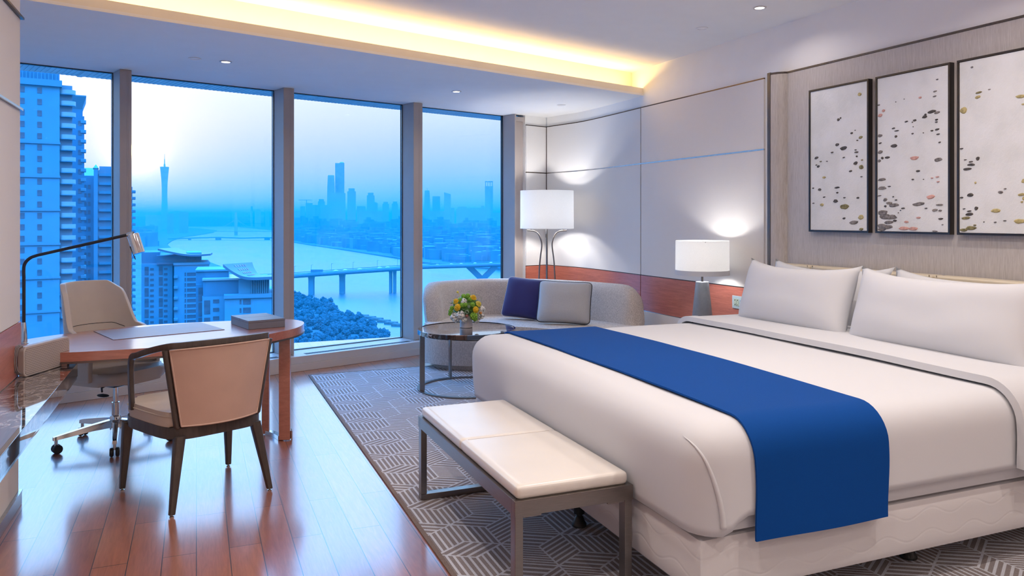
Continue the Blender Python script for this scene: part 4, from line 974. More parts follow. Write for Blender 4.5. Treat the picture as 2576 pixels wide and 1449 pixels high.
# ------------------------------------------------------------------ chairs
def make_armchair():
    t = thing('armchair', 'dark wood armchair with taupe leather back turned to the room', 'armchair', (.015, 4.61, 0), R(23.4))
    for (x, y), (fx_, fy) in (((-.205, -.235), (-.265, -.287)), ((.205, -.235), (.268, -.283)), ((-.285, .255), (-.300, .297)), ((.280, .245), (.300, .281))):
        b = MB(); b.taper((fx_, fy, .012), (x, y, .385), .028, .052, 4); l = b.out('leg', M['dark_wood'], t, 50)
        b = MB(); b.lathe([(0, 0), (.011, 0), (.011, .004), (.005, .006), (.005, .012), (0, .012)], 14, (fx_, fy, 0), cap=False); b.out('glide', M['chrome'], l, 40)
    def outline(k, n=44):
        o = []
        for i in range(n):
            a = 2*PI*i/n; c, s = math.cos(a), math.sin(a); e = .42
            x = abs(c)**e*(1 if c > 0 else -1); y = abs(s)**e*(1 if s > 0 else -1)
            o.append((x*(.278+.030*y)*k, y*.280*k + .020))
        return o
    b = MB(); b.prism(outline(1.04), .368, .428, .006, 2); b.out('apron', M['dark_wood'], t, 50)
    b = MB(); b.prism(outline(1.03), .4285, .505, .024, 4); b.out('seat', M['leather_tan'], t, 50)
    b = MB(); pl = outline(1.035); b.tube([(x, y, .482) for x, y in pl] + [(pl[0][0], pl[0][1], .482)], .0035, 6, cap=False); b.out('piping', M['leather_tan'], t, 180)
    def bk(u, v, o=0):                                             # back surface: u across, v up
        a = 2*u-1; w = .205 + .064*v; x = a*w; z = .437 + (.832-.437)*v + .012*v*(1-a*a)
        y = -.306 - .050*v + (.060+.035*v)*a*a - o
        return Vector((x, y, z))
    def slab(b, o0, o1, nu=18, nv=14, u0=0, u1=1, v0=0, v1=1):
        rings = []
        for j in range(nv+1):
            v = v0+(v1-v0)*j/nv; rings.append([bk(u0+(u1-u0)*i/nu, v, o0) for i in range(nu+1)] + [bk(u0+(u1-u0)*i/nu, v, o1) for i in range(nu, -1, -1)])
        b.rings(rings)
    b = MB(); slab(b, -.040, .012); b.out('backrest', M['leather_rose'], t, 50)
    b = MB(); path = [bk(i/16, 0, .013) for i in range(16)] + [bk(1, i/12, .013) for i in range(12)] + [bk(1-i/16, 1, .013) for i in range(16)] + [bk(0, 1-i/12, .013) for i in range(13)]; b.tube(path, .0045, 6, cap=False); b.out('piping', M['leather_rose'], t, 180)
    for s in (0, 1):
        b = MB(); pts = [bk(s, v/8) + Vector((.016*(2*s-1), -.004+.012, 0)) for v in range(-1, 9)]; pts[0].z = .43
        b.tube(pts, [.016]*3+[.015]*7, 8); b.out('stile', M['dark_wood'], t, 50)
    rail = [(-.300, .150, .47), (-.314, .128, .62), (-.322, .104, .735), (-.323, .070, .768), (-.320, .01, .782), (-.308, -.12, .818)]
    mid = [bk(i/10, 1) + Vector((0, .012, .018)) for i in range(11)]
    full = [Vector(p) for p in rail] + mid + [Vector((-p[0], p[1], p[2])) for p in rail[::-1]]
    full = spline(full, 4); rings = []
    for i, p in enumerate(full):
        tg = (full[min(i+1, len(full)-1)] - full[max(i-1, 0)]).normalized()
        side = Vector((p.x, p.y-.0, 0)); side = Vector((0, 0, 1)).cross(tg) if abs(tg.z) < .8 else Vector((0, 1, 0)) if False else Vector((0, 0, 1)).cross(tg)
        if side.length < .25: side = Vector((1, 0, 0)) * (1 if p.x > 0 else -1)
        side.normalize(); vert = side.cross(tg).normalized()
        if abs(tg.z) > .8:
            side = Vector((1, 0, 0)); vert = Vector((0, 1, 0)) if tg.z > 0 else Vector((0, -1, 0))
        rings.append([p + side*a*.012 + vert*c*.016 for a, c in ((-1,-.8),(-.8,-1),(.8,-1),(1,-.8),(1,.8),(.8,1),(-.8,1),(-1,.8))])
    # keep ring orientation continuous
    for i in range(1, len(rings)):
        prev = rings[i-1]; best = min(range(8), key=lambda k: sum((rings[i][(j+k) % 8]-prev[j]).length for j in range(8)))
        fl = rings[i][::-1]; best2 = min(range(8), key=lambda k: sum((fl[(j+k) % 8]-prev[j]).length for j in range(8)))
        r1 = [rings[i][(j+best) % 8] for j in range(8)]; r2 = [fl[(j+best2) % 8] for j in range(8)]
        rings[i] = r1 if sum((a-c).length for a, c in zip(r1, prev)) <= sum((a-c).length for a, c in zip(r2, prev)) else r2
    b = MB(); b.rings(rings); b.out('arm_rail', M['dark_wood'], t, 50)
make_armchair()
def make_office_chair():
    t = thing('office_chair', 'beige leather swivel chair with chrome star base behind the desk', 'office chair', (-.50, 5.80, 0), R(226))
    az = R(226)
    b = MB(); b.lathe([(0, .09), (.035, .09), (.042, .13), (.034, .175), (.024, .185), (.024, .27), (.017, .272), (.017, .405), (0, .405)], 28, cap=False); b.out('column', M['chrome'], t, 40)
    for wa in (R(203), R(274), R(346), R(58), R(130)):
        a = wa - az; Mx = Matrix.Rotation(a, 4, 'Z')
        def ring(r, w, z, h): return [Mx @ Vector(q) for q in ((r, -w, z), (r, w, z), (r, w*.75, z+h), (r, -w*.75, z+h))]
        b = MB(); b.rings([ring(.03, .026, .108, .05), ring(.15, .022, .105, .038), ring(.34, .017, .088, .024), ring(.372, .014, .084, .022)]); arm = b.out('base_arm', M['chrome'], t, 30)
        b = MB(); c = Mx @ Vector((.355, 0, .045)); b.tube([c, c+Vector((0, 0, .042))], .010, 10); b.out('caster_stem', M['chrome'], arm, 50)
        for s in (-1, 1):
            Mw = Mx @ Matrix.Translation((.350, s*.017, .029)) @ Matrix.Rotation(R(90), 4, 'X'); b = MB(); b.lathe([(0, -.012), (.022, -.012), (.029, -.006), (.029, .006), (.022, .012), (0, .012)], 22, cap=False, M=Mw); b.out('caster_wheel', M['black'], arm, 40)
    b = MB(); b.box(-.09, .09, -.11, .09, .385, .425, .01); b.out('tilt_mechanism', M['black'], t)
    b = MB(); b.tube([(.06, .02, .405), (.16, .06, .398), (.19, .10, .385)], .006, 8); b.ball((.225, .15, .372), .03, 2, (.8, 1.6, .35)); b.out('lever', M['black'], t, 60)
    def seat(k, n=40):
        o = []
        for i in range(n):
            a = 2*PI*i/n; c, s = math.cos(a), math.sin(a); o.append((abs(c)**.62*(1 if c > 0 else -1)*.262*k, abs(s)**.62*(1 if s > 0 else -1)*.255*k+.015))
        return o
    b = MB(); b.prism(seat(1.0), .426, .51, .034, 5); b.out('seat', M['leather_tan'], t, 60)
    # wrap shell
    PH = R(118); r = .272
    def ss(e0, e1, x):
        x = min(1, max(0, (x-e0)/(e1-e0))); return x*x*(3-2*x)
    def shell(u, v):
        ph = (2*u-1)*PH; ap = abs(ph)
        zt = 1.065 - .055*ss(R(40), R(60), ap) - .235*ss(R(57), R(76), ap) - .085*ss(R(72), R(118), ap)
        z = .455 + (zt-.455)*v
        x = r*math.sin(ph) if ap < PI/2 else r*(1 if ph > 0 else -1)*(1-.02*(ap-PI/2)); y = -r*math.cos(ph) if ap < PI/2 else r*(ap-PI/2)*1.0
        lean = max(0, z-.5)
        return Vector((x*(1-.10*lean), y*(.86+0.0*lean) - .02 - .20*lean*max(0, math.cos(ph)) , z))
    b = MB(); b.grid(shell, 84, 18); o = b.out('shell_back', M['leather_tan'], t, 60)
    s = o.modifiers.new('thickness', 'SOLIDIFY'); s.thickness = .034; s.offset = 0; bv = o.modifiers.new('round', 'BEVEL'); bv.width = .012; bv.segments = 3; bv.limit_method = 'ANGLE'; bv.angle_limit = R(50)
    b = MB(); path = [shell(.5+.5*k/20*.50, .52)*1.0 + Vector((-.018*math.sin(k/20*.5*PH), .018*math.cos(k/20*.5*PH), 0)) for k in range(-20, 21)]; b.tube(path, .0018, 5, cap=False); b.out('seam', M['piping_dark'], t, 180)
    b = MB(); b.tube([(-.255, .06, .47), (-.268, .07, .56), (-.272, .06, .66)], [.014, .018, .016], 10); b.tube([(.255, .06, .47), (.268, .07, .56), (.272, .06, .66)], [.014, .018, .016], 10); b.out('arm_support', M['leather_tan'], t, 60)
make_office_chair()

# ------------------------------------------------------------------ the city beyond the glass
ZW = CH - 77.0                                                     # river level: 77 m below the eye
def dist(py): return F*77.0/(py-HY)                                # how far a river point at this row lies
def ctr(px, D): x, y = at_depth(px, D); return x, y
b = MB(); b.quad(*[(*cw(x, d), ZW) for x, d in ((-2600, 40), (5200, 40), (9000, 7200), (-5200, 7200))]); struct(b.out('river_water', M['water'], smooth=0))
def land(name, pts, h, label):
    b = MB(); b.prism([cw((px-CX)/F*D, D) for px, D in pts], ZW-2, ZW+h); o = b.out(name, M['land'], smooth=0); struct(o); return o
near_shore = [(1003, dist(880)), (980, dist(862)), (945, dist(842)), (905, dist(814)), (860, dist(795)), (822, dist(774)), (795, dist(762)), (742, dist(752)), (690, dist(740)), (600, dist(690)), (520, dist(660)), (440, dist(634)), (420, dist(616)), (432, dist(607)), (455, dist(598)), (500, dist(592)), (537, dist(585.5)), (546, dist(580)), (500, dist(575)), (430, 6000)]
land('near_bank_land', [(-1400, 60), (2300, 60), (1300, dist(960)), (1060, dist(905))] + near_shore + [(-900, 6000)], 2.5, '')
far_shore = [(560, 7000), (600, dist(571)), (690, dist(580)), (741, dist(611)), (785, dist(618)), (880, dist(632)), (1010, dist(653)), (1064, dist(663)), (1150, dist(672)), (1290, dist(682)), (1500, dist(690)), (2400, dist(720)), (3600, 3000), (3600, 9000), (560, 9000)]
land('far_bank_land', far_shore, 2.5, '')
land('horizon_land', [(-1500, 6000), (560, 6900), (560, 9500), (3600, 9000), (3600, 12500), (-1500, 12500)], 2.4, '')
# masses of low buildings: nobody could count them
def blocks(name, n, region, seed, label):
    rnd = random.Random(seed); b = MB()
    for _ in range(n):
        px, D, h = region(rnd); x, y = ctr(px, D); w, dp = rnd.uniform(.006, .014)*D*.9+8, rnd.uniform(20, 60)
        Mx = Matrix.Translation((x, y, ZW+2.4)) @ Matrix.Rotation(-YAW+rnd.uniform(-.5, .5), 4, 'Z'); b.box(-w/2, w/2, -dp/2, dp/2, 0, h, 0, 2, Mx)
        if rnd.random() < .4: b.box(-w/4, w/5, -dp/4, dp/4, h, h+4+h*.08, 0, 2, Mx)
    o = b.out(name, M['lowrise'], smooth=0); tag(o, label, 'buildings', kind='stuff'); return o
def r1(r):
    px = r.uniform(748, 1420); sh = 618 + (px-785)*.135 if px < 1010 else 653+(px-1010)*.12
    D0 = dist(max(sh-3, 585)); u = r.random(); D = D0*1.03 + (3250-D0)*u**1.3
    return px, D, r.uniform(10, 26)*(1+.9*u) + (r.random() < .3)*30*u
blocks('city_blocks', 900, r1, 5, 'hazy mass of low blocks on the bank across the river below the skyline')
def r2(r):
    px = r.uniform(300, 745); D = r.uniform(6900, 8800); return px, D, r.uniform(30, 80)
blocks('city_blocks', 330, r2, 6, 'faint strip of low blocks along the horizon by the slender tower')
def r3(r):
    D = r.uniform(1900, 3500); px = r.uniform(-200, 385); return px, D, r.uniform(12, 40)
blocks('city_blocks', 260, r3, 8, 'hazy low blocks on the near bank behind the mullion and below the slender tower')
def tower(pxa, pxb, ytop, D, label, kind='flat', mat='sky_tower', group=None):
    x, y = ctr((pxa+pxb)/2, D); w = (pxb-pxa)/F*D; h = z_at(ytop, D)-ZW-2.4; dp = w*.9
    t = thing('skyscraper', label, 'skyscraper', (x, y, ZW+2.4), -YAW - math.atan(((pxa+pxb)/2-CX)/F), group)
    b = MB()
    if kind == 'flat': b.box(-w/2, w/2, -dp/2, dp/2, 0, h)
    elif kind == 'step': b.box(-w/2, w/2, -dp/2, dp/2, 0, h*.93); b.box(-w*.36, w*.36, -dp*.36, dp*.36, h*.93, h)
    elif kind == 'taper': b.rings([[(sx*w/2*k, sy*dp/2*k, h*z) for sx, sy in ((-1,-1),(1,-1),(1,1),(-1,1))] for k, z in ((1.0, 0), (1.0, .5), (.93, .8), (.80, .985), (.72, 1))])
    elif kind == 'round': b.lathe([(w/2, 0), (w/2, h*.93), (w*.47, h*.975), (w*.36, h*.995), (0, h)], 20, cap=False)
    elif kind == 'slant': b.rings([[(-w/2,-dp/2,0),(w/2,-dp/2,0),(w/2,dp/2,0),(-w/2,dp/2,0)], [(-w/2,-dp/2,h),(w/2,-dp/2,h*.95),(w/2,dp/2,h*.95),(-w/2,dp/2,h)]])
    elif kind == 'crown':
        b.box(-w/2, w/2, -dp/2, dp/2, 0, h*.90)
        for sx in (-.42, -.14, .14, .42): b.box(w*sx-w*.05, w*sx+w*.05, -dp/2, dp/2, h*.90, h*.985)
        b.box(-w/2, w/2, -dp/2, dp/2, h*.985, h)
    b.out('shaft', M[mat], t, 40)
    return t, w, h
D5 = 4400
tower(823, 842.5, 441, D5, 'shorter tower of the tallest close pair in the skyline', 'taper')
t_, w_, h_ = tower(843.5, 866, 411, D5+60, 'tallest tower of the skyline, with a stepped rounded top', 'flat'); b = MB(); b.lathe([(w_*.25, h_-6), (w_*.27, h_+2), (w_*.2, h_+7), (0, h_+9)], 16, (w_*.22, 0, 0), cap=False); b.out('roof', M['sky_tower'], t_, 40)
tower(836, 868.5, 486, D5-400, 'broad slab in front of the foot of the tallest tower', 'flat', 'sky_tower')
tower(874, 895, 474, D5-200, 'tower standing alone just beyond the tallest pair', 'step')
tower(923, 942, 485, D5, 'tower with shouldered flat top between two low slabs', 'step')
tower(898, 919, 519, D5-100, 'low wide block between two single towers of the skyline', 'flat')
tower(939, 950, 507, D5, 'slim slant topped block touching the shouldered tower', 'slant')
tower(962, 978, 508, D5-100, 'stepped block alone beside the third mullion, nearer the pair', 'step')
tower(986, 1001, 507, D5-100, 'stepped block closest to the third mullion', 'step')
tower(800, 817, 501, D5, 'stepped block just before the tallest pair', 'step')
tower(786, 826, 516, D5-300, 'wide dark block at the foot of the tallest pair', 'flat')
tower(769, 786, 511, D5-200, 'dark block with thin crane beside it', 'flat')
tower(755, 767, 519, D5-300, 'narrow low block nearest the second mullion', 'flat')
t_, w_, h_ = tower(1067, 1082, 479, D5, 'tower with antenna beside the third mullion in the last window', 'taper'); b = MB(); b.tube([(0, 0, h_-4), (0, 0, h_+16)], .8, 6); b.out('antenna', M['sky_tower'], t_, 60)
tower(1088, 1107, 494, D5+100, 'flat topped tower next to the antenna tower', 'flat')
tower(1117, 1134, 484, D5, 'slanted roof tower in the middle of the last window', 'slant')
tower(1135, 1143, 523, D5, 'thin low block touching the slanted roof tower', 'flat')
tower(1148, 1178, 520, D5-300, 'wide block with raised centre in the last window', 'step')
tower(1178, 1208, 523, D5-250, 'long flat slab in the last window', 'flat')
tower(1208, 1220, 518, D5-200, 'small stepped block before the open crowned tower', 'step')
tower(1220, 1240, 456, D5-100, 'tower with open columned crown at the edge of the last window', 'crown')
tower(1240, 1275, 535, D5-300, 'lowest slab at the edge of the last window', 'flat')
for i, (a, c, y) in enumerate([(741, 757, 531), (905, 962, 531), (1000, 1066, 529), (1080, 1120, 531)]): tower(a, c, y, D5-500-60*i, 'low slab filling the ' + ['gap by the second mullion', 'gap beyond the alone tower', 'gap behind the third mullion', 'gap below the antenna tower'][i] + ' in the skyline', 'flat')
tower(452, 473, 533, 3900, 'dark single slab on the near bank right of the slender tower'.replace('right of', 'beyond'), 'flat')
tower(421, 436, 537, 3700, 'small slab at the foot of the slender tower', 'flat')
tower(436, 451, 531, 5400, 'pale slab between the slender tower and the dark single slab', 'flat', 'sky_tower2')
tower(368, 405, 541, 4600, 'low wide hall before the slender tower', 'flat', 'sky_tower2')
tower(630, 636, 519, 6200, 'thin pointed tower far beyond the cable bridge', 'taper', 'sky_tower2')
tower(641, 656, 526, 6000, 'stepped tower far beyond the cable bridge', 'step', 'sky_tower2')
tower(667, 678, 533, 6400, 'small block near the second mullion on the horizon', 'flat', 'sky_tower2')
b = MB(); D = D5; x, y = ctr(771, D); b.box(-2, 2, -2, 2, 0, 110); b.box(-45, 30, -1, 1, 106, 109); o = b.out('tower_crane', M['sky_tower'], smooth=0); o.location = (x, y, z_at(503, D)-108); o.rotation_euler.z = -YAW; tag(o, 'thin crane above the dark skyline block near the second mullion', 'crane')
# slender waisted broadcasting tower
D = 5000; x, y = ctr(414, D); base = ZW+2.4; H_ = z_at(420, D)-base
t = thing('broadcast_tower', 'slender waisted tower with a tall mast beside the sun', 'tower', (x, y, base))
pf = [(27, 0), (22, .2), (17.5, .42), (16.5, .58), (18, .74), (22, .88), (27, 1.0)]
b = MB(); b.lathe([(r_, H_*k) for r_, k in pf] + [(0, H_)], 28, cap=False); b.out('lattice_body', M['sky_tower2'], t, 40)
b = MB(); b.lathe([(6, H_), (5, H_+18), (3, H_+20), (2.4, H_+50), (1.2, H_+52), (1.0, H_+84), (0, H_+86)], 12, cap=False); b.out('mast', M['sky_tower2'], t, 40)
# bridges
def bridge_near():
    t = thing('river_bridge', 'long concrete road bridge on tall piers crossing the river', 'bridge', (0, 0, 0))
    pts = [(560, 697, 770), (690, 693.5, 775), (741, 690, 779), (860, 681.5, 786), (1000, 672, 797), (1063, 667.5, 803), (1180, 664, 812), (1264, 661.5, 820), (1420, 660, 835), (1700, 664, 870), (2300, 672, 960)]
    top = [Vector((*at_depth(px, D), z_at(py, D))) for px, py, D in pts]; top = spline(top, 5)
    rows = []
    for i, p in enumerate(top):
        tg = (top[min(i+1, len(top)-1)]-top[max(i-1, 0)]); n = Vector((-tg.y, tg.x, 0)).normalized()
        rows.append([p - n*12, p + n*12, p + n*12 - Vector((0, 0, 1.6)), p + n*5 - Vector((0, 0, 3.6)), p - n*5 - Vector((0, 0, 3.6)), p - n*12 - Vector((0, 0, 1.6))])
    b = MB(); b.rings(rows); b.out('deck', M['bridge'], t, 0)
    b = MB()
    for s in (-1, 1):
        b.tube([r_[0 if s < 0 else 1] + Vector((0, 0, .9)) for r_ in rows], .35, 4)
    b.out('railing', M['bridge'], t, 0)
    for px, D, two in ((783.5, 778, 0), (861, 787, 0), (988, 797, 1)):
        zt = z_at(687 - (px-783)*.06, D)
        for dx in ((0,) if not two else (-5, 5)):
            x, y = at_depth(px + dx, D); b = MB(); Mx = Matrix.Translation((x, y, 0)) @ Matrix.Rotation(-YAW, 4, 'Z'); w = 2.4 if not two else 1.3
            b.rings([[Mx @ Vector((sx*w*k, sy*3, z)) for sx, sy in ((-1,-1),(1,-1),(1,1),(-1,1))] for k, z in ((1, ZW-1), (1, zt-6), (1.25, zt-2.5), (1.25, zt))]); b.out('pier', M['bridge'], t, 0)
    for px0 in (1178, 1248):
        x0, y0 = at_depth(px0, 813); x1, y1 = at_depth(1213, 813); b = MB(); b.bar((x0, y0, z_at(669, 813)), (x1, y1, z_at(703, 813)), 5.5, 4.5, 0, (0.3, .9, .1)); b.out('slanted_pier', M['bridge'], t, 0)
    x1, y1 = at_depth(1213, 813); b = MB(); b.box(x1-6, x1+6, y1-4, y1+4, ZW-1, z_at(702, 813)); b.out('pier', M['bridge'], t, 0)
    for k in range(14):
        p = top[8+k*2] if 8+k*2 < len(top) else top[-1]; b = MB(); b.tube([(p.x, p.y, p.z), (p.x, p.y, p.z+8)], .16, 5); b.tube([(p.x, p.y, p.z+8), (p.x+1.5, p.y, p.z+8.3)], .14, 5); b.out('lamp_post', M['bridge'], t, 60)
    rnd = random.Random(4)
    b = MB(); p = top[12]; x, y = at_depth(797, 776); z = z_at(686, 776)
    b.box(-6, 6, -1.3, 1.3, .3, 3.3, .3); o = b.out('bus', M['roof_grey']); o.location = (x, y, z); o.rotation_euler.z = -YAW; tag(o, 'grey bus driving on the bridge by the second mullion', 'bus')
    proto = None
    for k, px in enumerate((845, 868, 905, 955, 975, 1100, 1135, 1160, 1195, 1235)):
        Dd = 786 + (px-860)*.085; py = 681.5 - (px-860)*.066 if px < 1010 else 671-(px-1010)*.036
        if proto is None:
            b = MB(); b.box(-2.2, 2.2, -.9, .9, .3, 1.0, .15); b.box(-1.2, 1.3, -.8, .8, 1.0, 1.6, .15); proto = b.out('car', M['car']); o = proto
        else: o = proto.copy(); COL.objects.link(o)
        o.location = (*at_depth(px, Dd-4), z_at(py, Dd)+.1); o.rotation_euler.z = -YAW; tag(o, 'tiny pale car in the traffic on the river bridge', 'car', 'cars on the bridge')
bridge_near()
def bridge_far():
    t = thing('far_bridge', 'low hazy bridge far up the river in the second window', 'bridge', (0, 0, 0)); D = 2700
    pts = [(425, 600), (460, 598), (549, 595.5), (610, 597.5), (672, 596), (760, 600)]
    b = MB(); rows = []
    for px, py in pts:
        x, y = at_depth(px, D); z = z_at(py, D); n = Vector((SA, CA, 0))*9; p = Vector((x, y, z)); rows.append([p-n, p+n, p+n-Vector((0,0,4.5)), p-n-Vector((0,0,4.5))])
    b.rings(rows); b.out('deck', M['bridge'], t, 0)
    for px in (477, 549, 672):
        x, y = at_depth(px, D); b = MB(); Mx = Matrix.Translation((x, y, 0)) @ Matrix.Rotation(-YAW, 4, 'Z'); w = 3 if px == 477 else 8; b.box(-w, w, -6, 6, ZW-1, z_at(598.5, D), 0, 2, Mx); b.out('pier', M['bridge'], t, 0)
    t = thing('cable_bridge', 'faint single pylon cable bridge on the horizon beyond the low bridge', 'bridge', (0, 0, 0)); D = 3500
    x, y = at_depth(593.5, D); b = MB(); Mx = Matrix.Translation((x, y, 0)) @ Matrix.Rotation(-YAW, 4, 'Z'); b.rings([[Mx @ Vector((sx*w, sy*w, z)) for sx, sy in ((-1,-1),(1,-1),(1,1),(-1,1))] for w, z in ((5.5, ZW-1), (5, ZW+60), (3.2, z_at(534, D)))]); b.out('pylon', M['sky_tower2'], t, 0)
    b = MB()
    p0, p1 = Vector((*at_depth(530, D), z_at(582, D))), Vector((*at_depth(690, D), z_at(582, D))); b.bar(p0, p1, 18, 3); b.out('deck', M['sky_tower2'], t, 0)
    for k in range(1, 6):
        for s in (-1, 1):
            b = MB(); q = Vector((*at_depth(593.5+s*11*k, D), z_at(581.5, D))); b.tube([(x, y, z_at(538+k*3, D)), q], .35, 4); b.out('cable', M['sky_tower2'], t, 60)
bridge_far()
# barges moored below the trees
rnd = random.Random(9)
for k, (px, py) in enumerate([(912, 797), (930, 801), (948, 805), (966, 810), (984, 815), (1002, 820)]):
    D = dist(py); x, y = ctr(px, D); b = MB(); b.box(-4.2, 4.2, -3.2, 3.2, -.4, 1.1, .1)
    for j in range(6): b.box(-4.0+j*1.4, -3.1+j*1.4, -3.0, 3.0, 1.1, 1.6)
    o = b.out('barge', M['barge']); o.location = (x, y, ZW); o.rotation_euler.z = -YAW + R(-16); tag(o, 'dark barge in the moored row on the river below the third mullion', 'barge', 'row of moored barges')
# trees on the near bank
protos = []
for v in range(4):
    b = MB(); b.ball((v, 0, 6.2), 3.5, 4, (1, 1, .85), .6); b.ball((1.4, .8+v, 4.9), 2.4, 3, (1, 1, .9), .6); b.ball((-1.5, -.5, 5.0+.1*v), 2.3, 3, (1, 1, .9), .6); b.mi = 1; b.tube([(0, 0, 0), (0, 0, 4.5)], .35, 6)
    protos.append(b.out('tree', [M['tree'], M['bark']], None, 180))
TL = 'dark bushy tree in the wooded bank between the bridge and the barges'
def tree(px, D, s, v, first):
    o = first if first is not None else protos[v].copy()
    if first is None: COL.objects.link(o)
    o.location = (*ctr(px, D), ZW+2.4); o.scale = (s, s, s*rnd.uniform(.85, 1.2)); o.rotation_euler.z = rnd.uniform(0, 6.28); tag(o, TL, 'tree', 'trees on the wooded bank')
sh = [(742, 752), (795, 762), (822, 774), (860, 795), (905, 814), (945, 842), (980, 862), (1003, 880)]
def shore_y(px):
    for (a, ya), (c, yc) in zip(sh, sh[1:]):
        if a <= px <= c: return ya+(yc-ya)*(px-a)/(c-a)
    return 752 if px < 742 else 880
cnt = 0; tries = 0; placed = []
while cnt < 250 and tries < 9000:
    tries += 1; px = rnd.uniform(732, 975); Dm = dist(shore_y(px)+4); D = rnd.uniform(395, max(400, Dm-2))
    if D > Dm: continue
    x, y = ctr(px, D)
    if any((x-a)**2+(y-c)**2 < 15 for a, c in placed): continue
    placed.append((x, y)); tree(px, D, rnd.uniform(.45, .78), cnt % 4, protos[cnt] if cnt < 4 else None); cnt += 1
b = MB()                                                             # undergrowth beneath the crowns
def ug(u, v):
    px = 725 + 270*u; Dm = dist(shore_y(px)+6); D = 390 + (Dm-395)*v; x, y = ctr(px, D); return (x, y, ZW+2.45 + max(0, 2.2+1.8*noise.noise(Vector((x*.12, y*.12, 0))))*min(1, 6*u, 6*(1-u), 8*v, 8*(1-v)))
b.grid(ug, 110, 130); tag(b.out('undergrowth', M['tree'], None, 180), 'dark undergrowth between the trees on the wooded river bank', 'undergrowth', kind='stuff')

# near apartment towers
def local(px, py, D, dy=0): return ((px)/F*D)
class Tower:
    def __init__(s, name, label, px, D, rz=0):
        s.D, s.px = D, px; x, y = ctr(px, D); s.t = thing(name, label, 'building', (x, y, 0), -YAW+rz-math.atan((px-CX)/F))
    def X(s, px): return (px-s.px)/F*s.D*math.cos(math.atan((s.px-CX)/F))
    def Z(s, py): return z_at(py, s.D)
    def box(s, name, pa, pb, ya, yb, y0, y1, mat, bev=0):
        b = MB(); b.box(s.X(pa), s.X(pb), y0, y1, s.Z(yb) if yb else ZW+2, s.Z(ya), bev); return b.out(name, M[mat], s.t, 0 if not bev else 30)
    def win(s, xs, ys, w, h, y, proto=None, name='window', mat='win_dark'):
        for cx in xs:
            for cyy in ys:
                if proto is None:
                    b = MB(); ww, hh = w/F*s.D/2, h/F*s.D/2; b.box(-ww, ww, -.06, .12, -hh, hh); proto = b.out(name, M[mat], s.t, 0); o = proto
                else: o = proto.copy(); COL.objects.link(o)
                o.location = (s.X(cx), y, s.Z(cyy))
        return proto
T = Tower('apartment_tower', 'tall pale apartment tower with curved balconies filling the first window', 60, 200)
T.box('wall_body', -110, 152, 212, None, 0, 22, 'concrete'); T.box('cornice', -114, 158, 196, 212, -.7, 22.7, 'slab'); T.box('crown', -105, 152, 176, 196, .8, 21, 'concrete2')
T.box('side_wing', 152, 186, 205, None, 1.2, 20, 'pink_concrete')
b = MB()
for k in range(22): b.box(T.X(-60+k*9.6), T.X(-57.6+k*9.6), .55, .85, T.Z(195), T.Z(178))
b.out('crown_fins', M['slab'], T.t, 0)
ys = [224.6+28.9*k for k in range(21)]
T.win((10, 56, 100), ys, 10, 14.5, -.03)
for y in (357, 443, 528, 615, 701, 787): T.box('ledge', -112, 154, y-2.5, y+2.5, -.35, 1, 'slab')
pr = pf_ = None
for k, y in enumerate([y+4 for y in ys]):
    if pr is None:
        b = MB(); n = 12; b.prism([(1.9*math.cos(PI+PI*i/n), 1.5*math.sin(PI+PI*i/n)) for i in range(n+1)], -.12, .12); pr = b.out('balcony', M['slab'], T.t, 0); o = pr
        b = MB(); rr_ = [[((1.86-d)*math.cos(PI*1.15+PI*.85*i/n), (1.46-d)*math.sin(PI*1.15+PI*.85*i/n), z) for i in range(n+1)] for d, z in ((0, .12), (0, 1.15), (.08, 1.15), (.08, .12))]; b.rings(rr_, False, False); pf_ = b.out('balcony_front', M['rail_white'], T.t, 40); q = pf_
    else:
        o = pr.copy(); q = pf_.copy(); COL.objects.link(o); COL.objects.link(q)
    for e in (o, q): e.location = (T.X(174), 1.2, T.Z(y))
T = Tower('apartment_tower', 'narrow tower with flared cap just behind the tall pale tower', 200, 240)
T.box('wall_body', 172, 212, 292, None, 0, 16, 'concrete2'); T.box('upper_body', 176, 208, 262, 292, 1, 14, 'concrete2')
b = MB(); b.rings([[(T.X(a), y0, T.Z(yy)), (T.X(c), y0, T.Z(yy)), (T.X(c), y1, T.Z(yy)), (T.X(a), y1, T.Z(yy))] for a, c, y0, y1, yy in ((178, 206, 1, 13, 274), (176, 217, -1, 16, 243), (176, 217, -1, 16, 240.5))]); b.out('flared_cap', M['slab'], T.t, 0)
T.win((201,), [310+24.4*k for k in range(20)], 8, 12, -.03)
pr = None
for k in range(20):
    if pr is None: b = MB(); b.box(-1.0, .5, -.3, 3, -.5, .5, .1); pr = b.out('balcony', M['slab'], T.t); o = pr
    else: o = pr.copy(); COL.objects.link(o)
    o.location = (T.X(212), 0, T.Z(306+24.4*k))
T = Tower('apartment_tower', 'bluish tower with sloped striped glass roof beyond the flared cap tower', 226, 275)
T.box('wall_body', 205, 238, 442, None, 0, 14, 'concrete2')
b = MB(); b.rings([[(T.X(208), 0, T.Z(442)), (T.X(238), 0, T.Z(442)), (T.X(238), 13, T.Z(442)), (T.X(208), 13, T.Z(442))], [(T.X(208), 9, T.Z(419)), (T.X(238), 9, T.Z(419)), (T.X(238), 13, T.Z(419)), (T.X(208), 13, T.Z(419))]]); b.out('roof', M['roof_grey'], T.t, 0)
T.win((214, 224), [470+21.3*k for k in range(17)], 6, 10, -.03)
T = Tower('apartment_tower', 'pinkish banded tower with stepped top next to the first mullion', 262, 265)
T.box('wall_body', 244, 330, 428, None, 0, 18, 'pink_concrete'); T.box('upper_body', 250, 322, 418, 428, 1.5, 15, 'pink_concrete'); T.box('side_bay', 236, 246, 424, None, -1.2, 8, 'concrete')
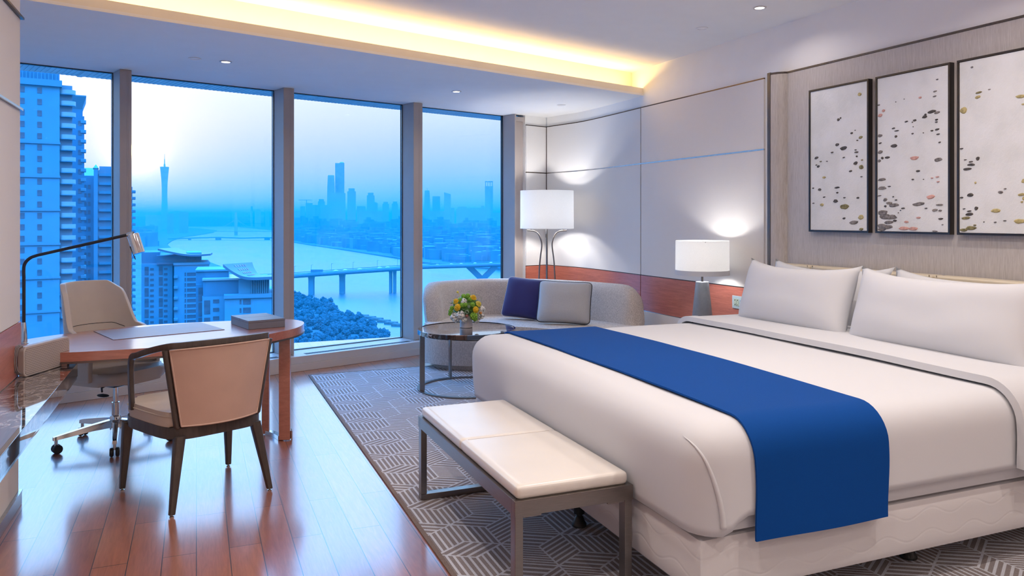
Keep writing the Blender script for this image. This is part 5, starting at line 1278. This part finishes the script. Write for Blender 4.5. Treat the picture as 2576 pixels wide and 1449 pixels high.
b = MB(); b.rings([[(T.X(234), -1.4, T.Z(424)), (T.X(248), -1.4, T.Z(424)), (T.X(248), 8, T.Z(424)), (T.X(234), 8, T.Z(424))], [(T.X(240.5), 3, T.Z(413)), (T.X(241.5), 3, T.Z(413)), (T.X(241.5), 4, T.Z(413)), (T.X(240.5), 4, T.Z(413))]]); b.out('gable', M['slab'], T.t, 0)
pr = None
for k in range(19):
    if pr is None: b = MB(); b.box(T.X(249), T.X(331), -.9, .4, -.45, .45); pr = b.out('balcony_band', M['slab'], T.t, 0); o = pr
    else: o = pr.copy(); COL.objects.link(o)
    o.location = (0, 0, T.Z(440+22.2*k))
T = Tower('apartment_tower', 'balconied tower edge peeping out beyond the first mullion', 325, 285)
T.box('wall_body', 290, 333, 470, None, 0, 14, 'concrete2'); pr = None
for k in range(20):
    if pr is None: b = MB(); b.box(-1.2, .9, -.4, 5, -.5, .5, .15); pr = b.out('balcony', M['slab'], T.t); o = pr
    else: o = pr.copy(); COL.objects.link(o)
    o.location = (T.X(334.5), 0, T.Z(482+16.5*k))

def swoop_roof(T, pa, pb, pts, y0, y1, th, slots=0, dx=5.0, dz=-.4):
    b = MB(); n = len(pts); L_ = [Vector((T.X(p), y0, T.Z(q))) for p, q in pts]; L_ = spline(L_, 5); m = len(L_)-1
    def far(i): k = 1-i/m; return L_[i] + Vector((dx*(.25+.75*k), y1-y0, dz))
    rows = [[p, far(i), far(i)+Vector((0, 0, -th)), p+Vector((0, 0, -th))] for i, p in enumerate(L_)]; b.rings(rows); o = b.out('curved_roof', M['roof_grey'], T.t, 60)
    if slots:
        b = MB()
        for k in range(slots):
            i = int((.10+.62*k/slots)*m); up_ = Vector((0, 0, .08))
            def at_(j, f): return L_[j].lerp(far(j), f) + up_
            for q in range(5):
                f0, f1 = .30+.09*q, .30+.09*q+.055
                b.quad(at_(i, f0), at_(i+2, f0), at_(i+2, f1), at_(i, f1))
        b.out('skylight', M['win_dark'], T.t, 0)
T = Tower('residential_block', 'stepped residential block with winged roof, farther of the two below the window', 440, 245)
T.box('wall_body', 357, 434, 662, None, 0, 20, 'concrete'); T.box('wall_body', 438, 527, 664, None, -3, 20, 'concrete'); T.box('link_wall', 430, 440, 668, None, 1.5, 18, 'concrete2')
T.box('penthouse', 357, 402, 634, 662, 1, 18, 'concrete2'); T.box('penthouse', 395, 470, 642, 664, -1, 16, 'concrete2'); T.box('pavilion', 470, 508, 636, 664, 0, 14, 'concrete')
b = MB()
for k in range(7): b.box(T.X(474+k*5), T.X(476+k*5), -.3, 0, T.Z(662), T.Z(641))
b.out('pavilion_fins', M['slab'], T.t, 0)
T.box('parapet', 436, 529, 660, 666, -3.4, 20.4, 'slab')
swoop_roof(T, 400, 527, [(398, 623), (425, 630), (462, 637.5), (495, 639.5), (529, 638)], -5, 13, .6, 0, 5.4)
ys = [676+13.2*k for k in range(16)]
T.win((383, 417), ys, 8, 5.5, -.03); T.win((370, 405), [680+26.4*k for k in range(8)], 9, 21, -.03, name='stair_window'); T.win((477, 486), ys[1:], 12, 8, -3.03); T.win((466,), ys[1:], 3, 9, -3.03, name='slit_window')
pr = None
for k in range(8):
    if pr is None: b = MB(); b.box(T.X(437), T.X(448), -4.4, -2.6, -.45, .45, .2); pr = b.out('balcony', M['slab'], T.t); o = pr
    else: o = pr.copy(); COL.objects.link(o)
    o.location = (0, 0, T.Z(695+26.4*k))
T = Tower('residential_block', 'nearer residential block with swooping roof and tall fins behind the desk', 600, 195)
T.box('wall_body', 510, 590, 744, None, 0, 18, 'concrete'); T.box('wall_body', 566, 706, 742, None, -3.5, 18, 'concrete'); T.box('rear_wall', 493, 512, 715, None, 3, 16, 'concrete2')
T.box('penthouse', 493, 575, 682, 722, 4, 16, 'concrete2'); T.box('penthouse', 512, 600, 703, 744, 0, 14, 'concrete2'); T.box('pavilion', 600, 678, 700, 742, -1.5, 12, 'concrete')
b = MB()
for k in range(9): b.box(T.X(632+k*5.4), T.X(634.6+k*5.4), -2.0, -1.5, T.Z(740), T.Z(698))
b.out('pavilion_fins', M['slab'], T.t, 0)
T.box('parapet', 564, 708, 738, 747, -4.0, 18.4, 'slab'); T.box('parapet', 491, 577, 679, 683.5, 3.6, 16.4, 'slab'); T.box('parapet', 510, 602, 699.5, 704, -.4, 14.4, 'rail_white')
swoop_roof(T, 563, 690, [(562, 661), (577, 673), (594, 684), (612, 692), (640, 695), (700, 694)], -5, 9, .7, 4, 7.0)
ys = [756+21*k for k in range(9)]
T.win((544,), ys, 14, 9, -.03); T.win((522,), [770+43*k for k in range(5)], 14, 34, -.03, name='stair_window'); T.win((505,), [740+38*k for k in range(6)], 11, 33, 2.97, name='stair_window'); T.win((605,), ys, 4, 11, -3.53, name='slit_window'); T.win((621,), ys, 18, 13, -3.53)

# evening haze lying over river and city (a box of air, starting beyond the facade)
b = MB(); b.box(-9000, 9000, 14, 12000, ZW-1, 75); o = b.out('haze', mk_haze(3.4e-4, (.001, .275, .37)), smooth=0); o.matrix_world = FM; tag(o, 'thin blue evening haze over the river and the city outside', 'haze', kind='stuff')
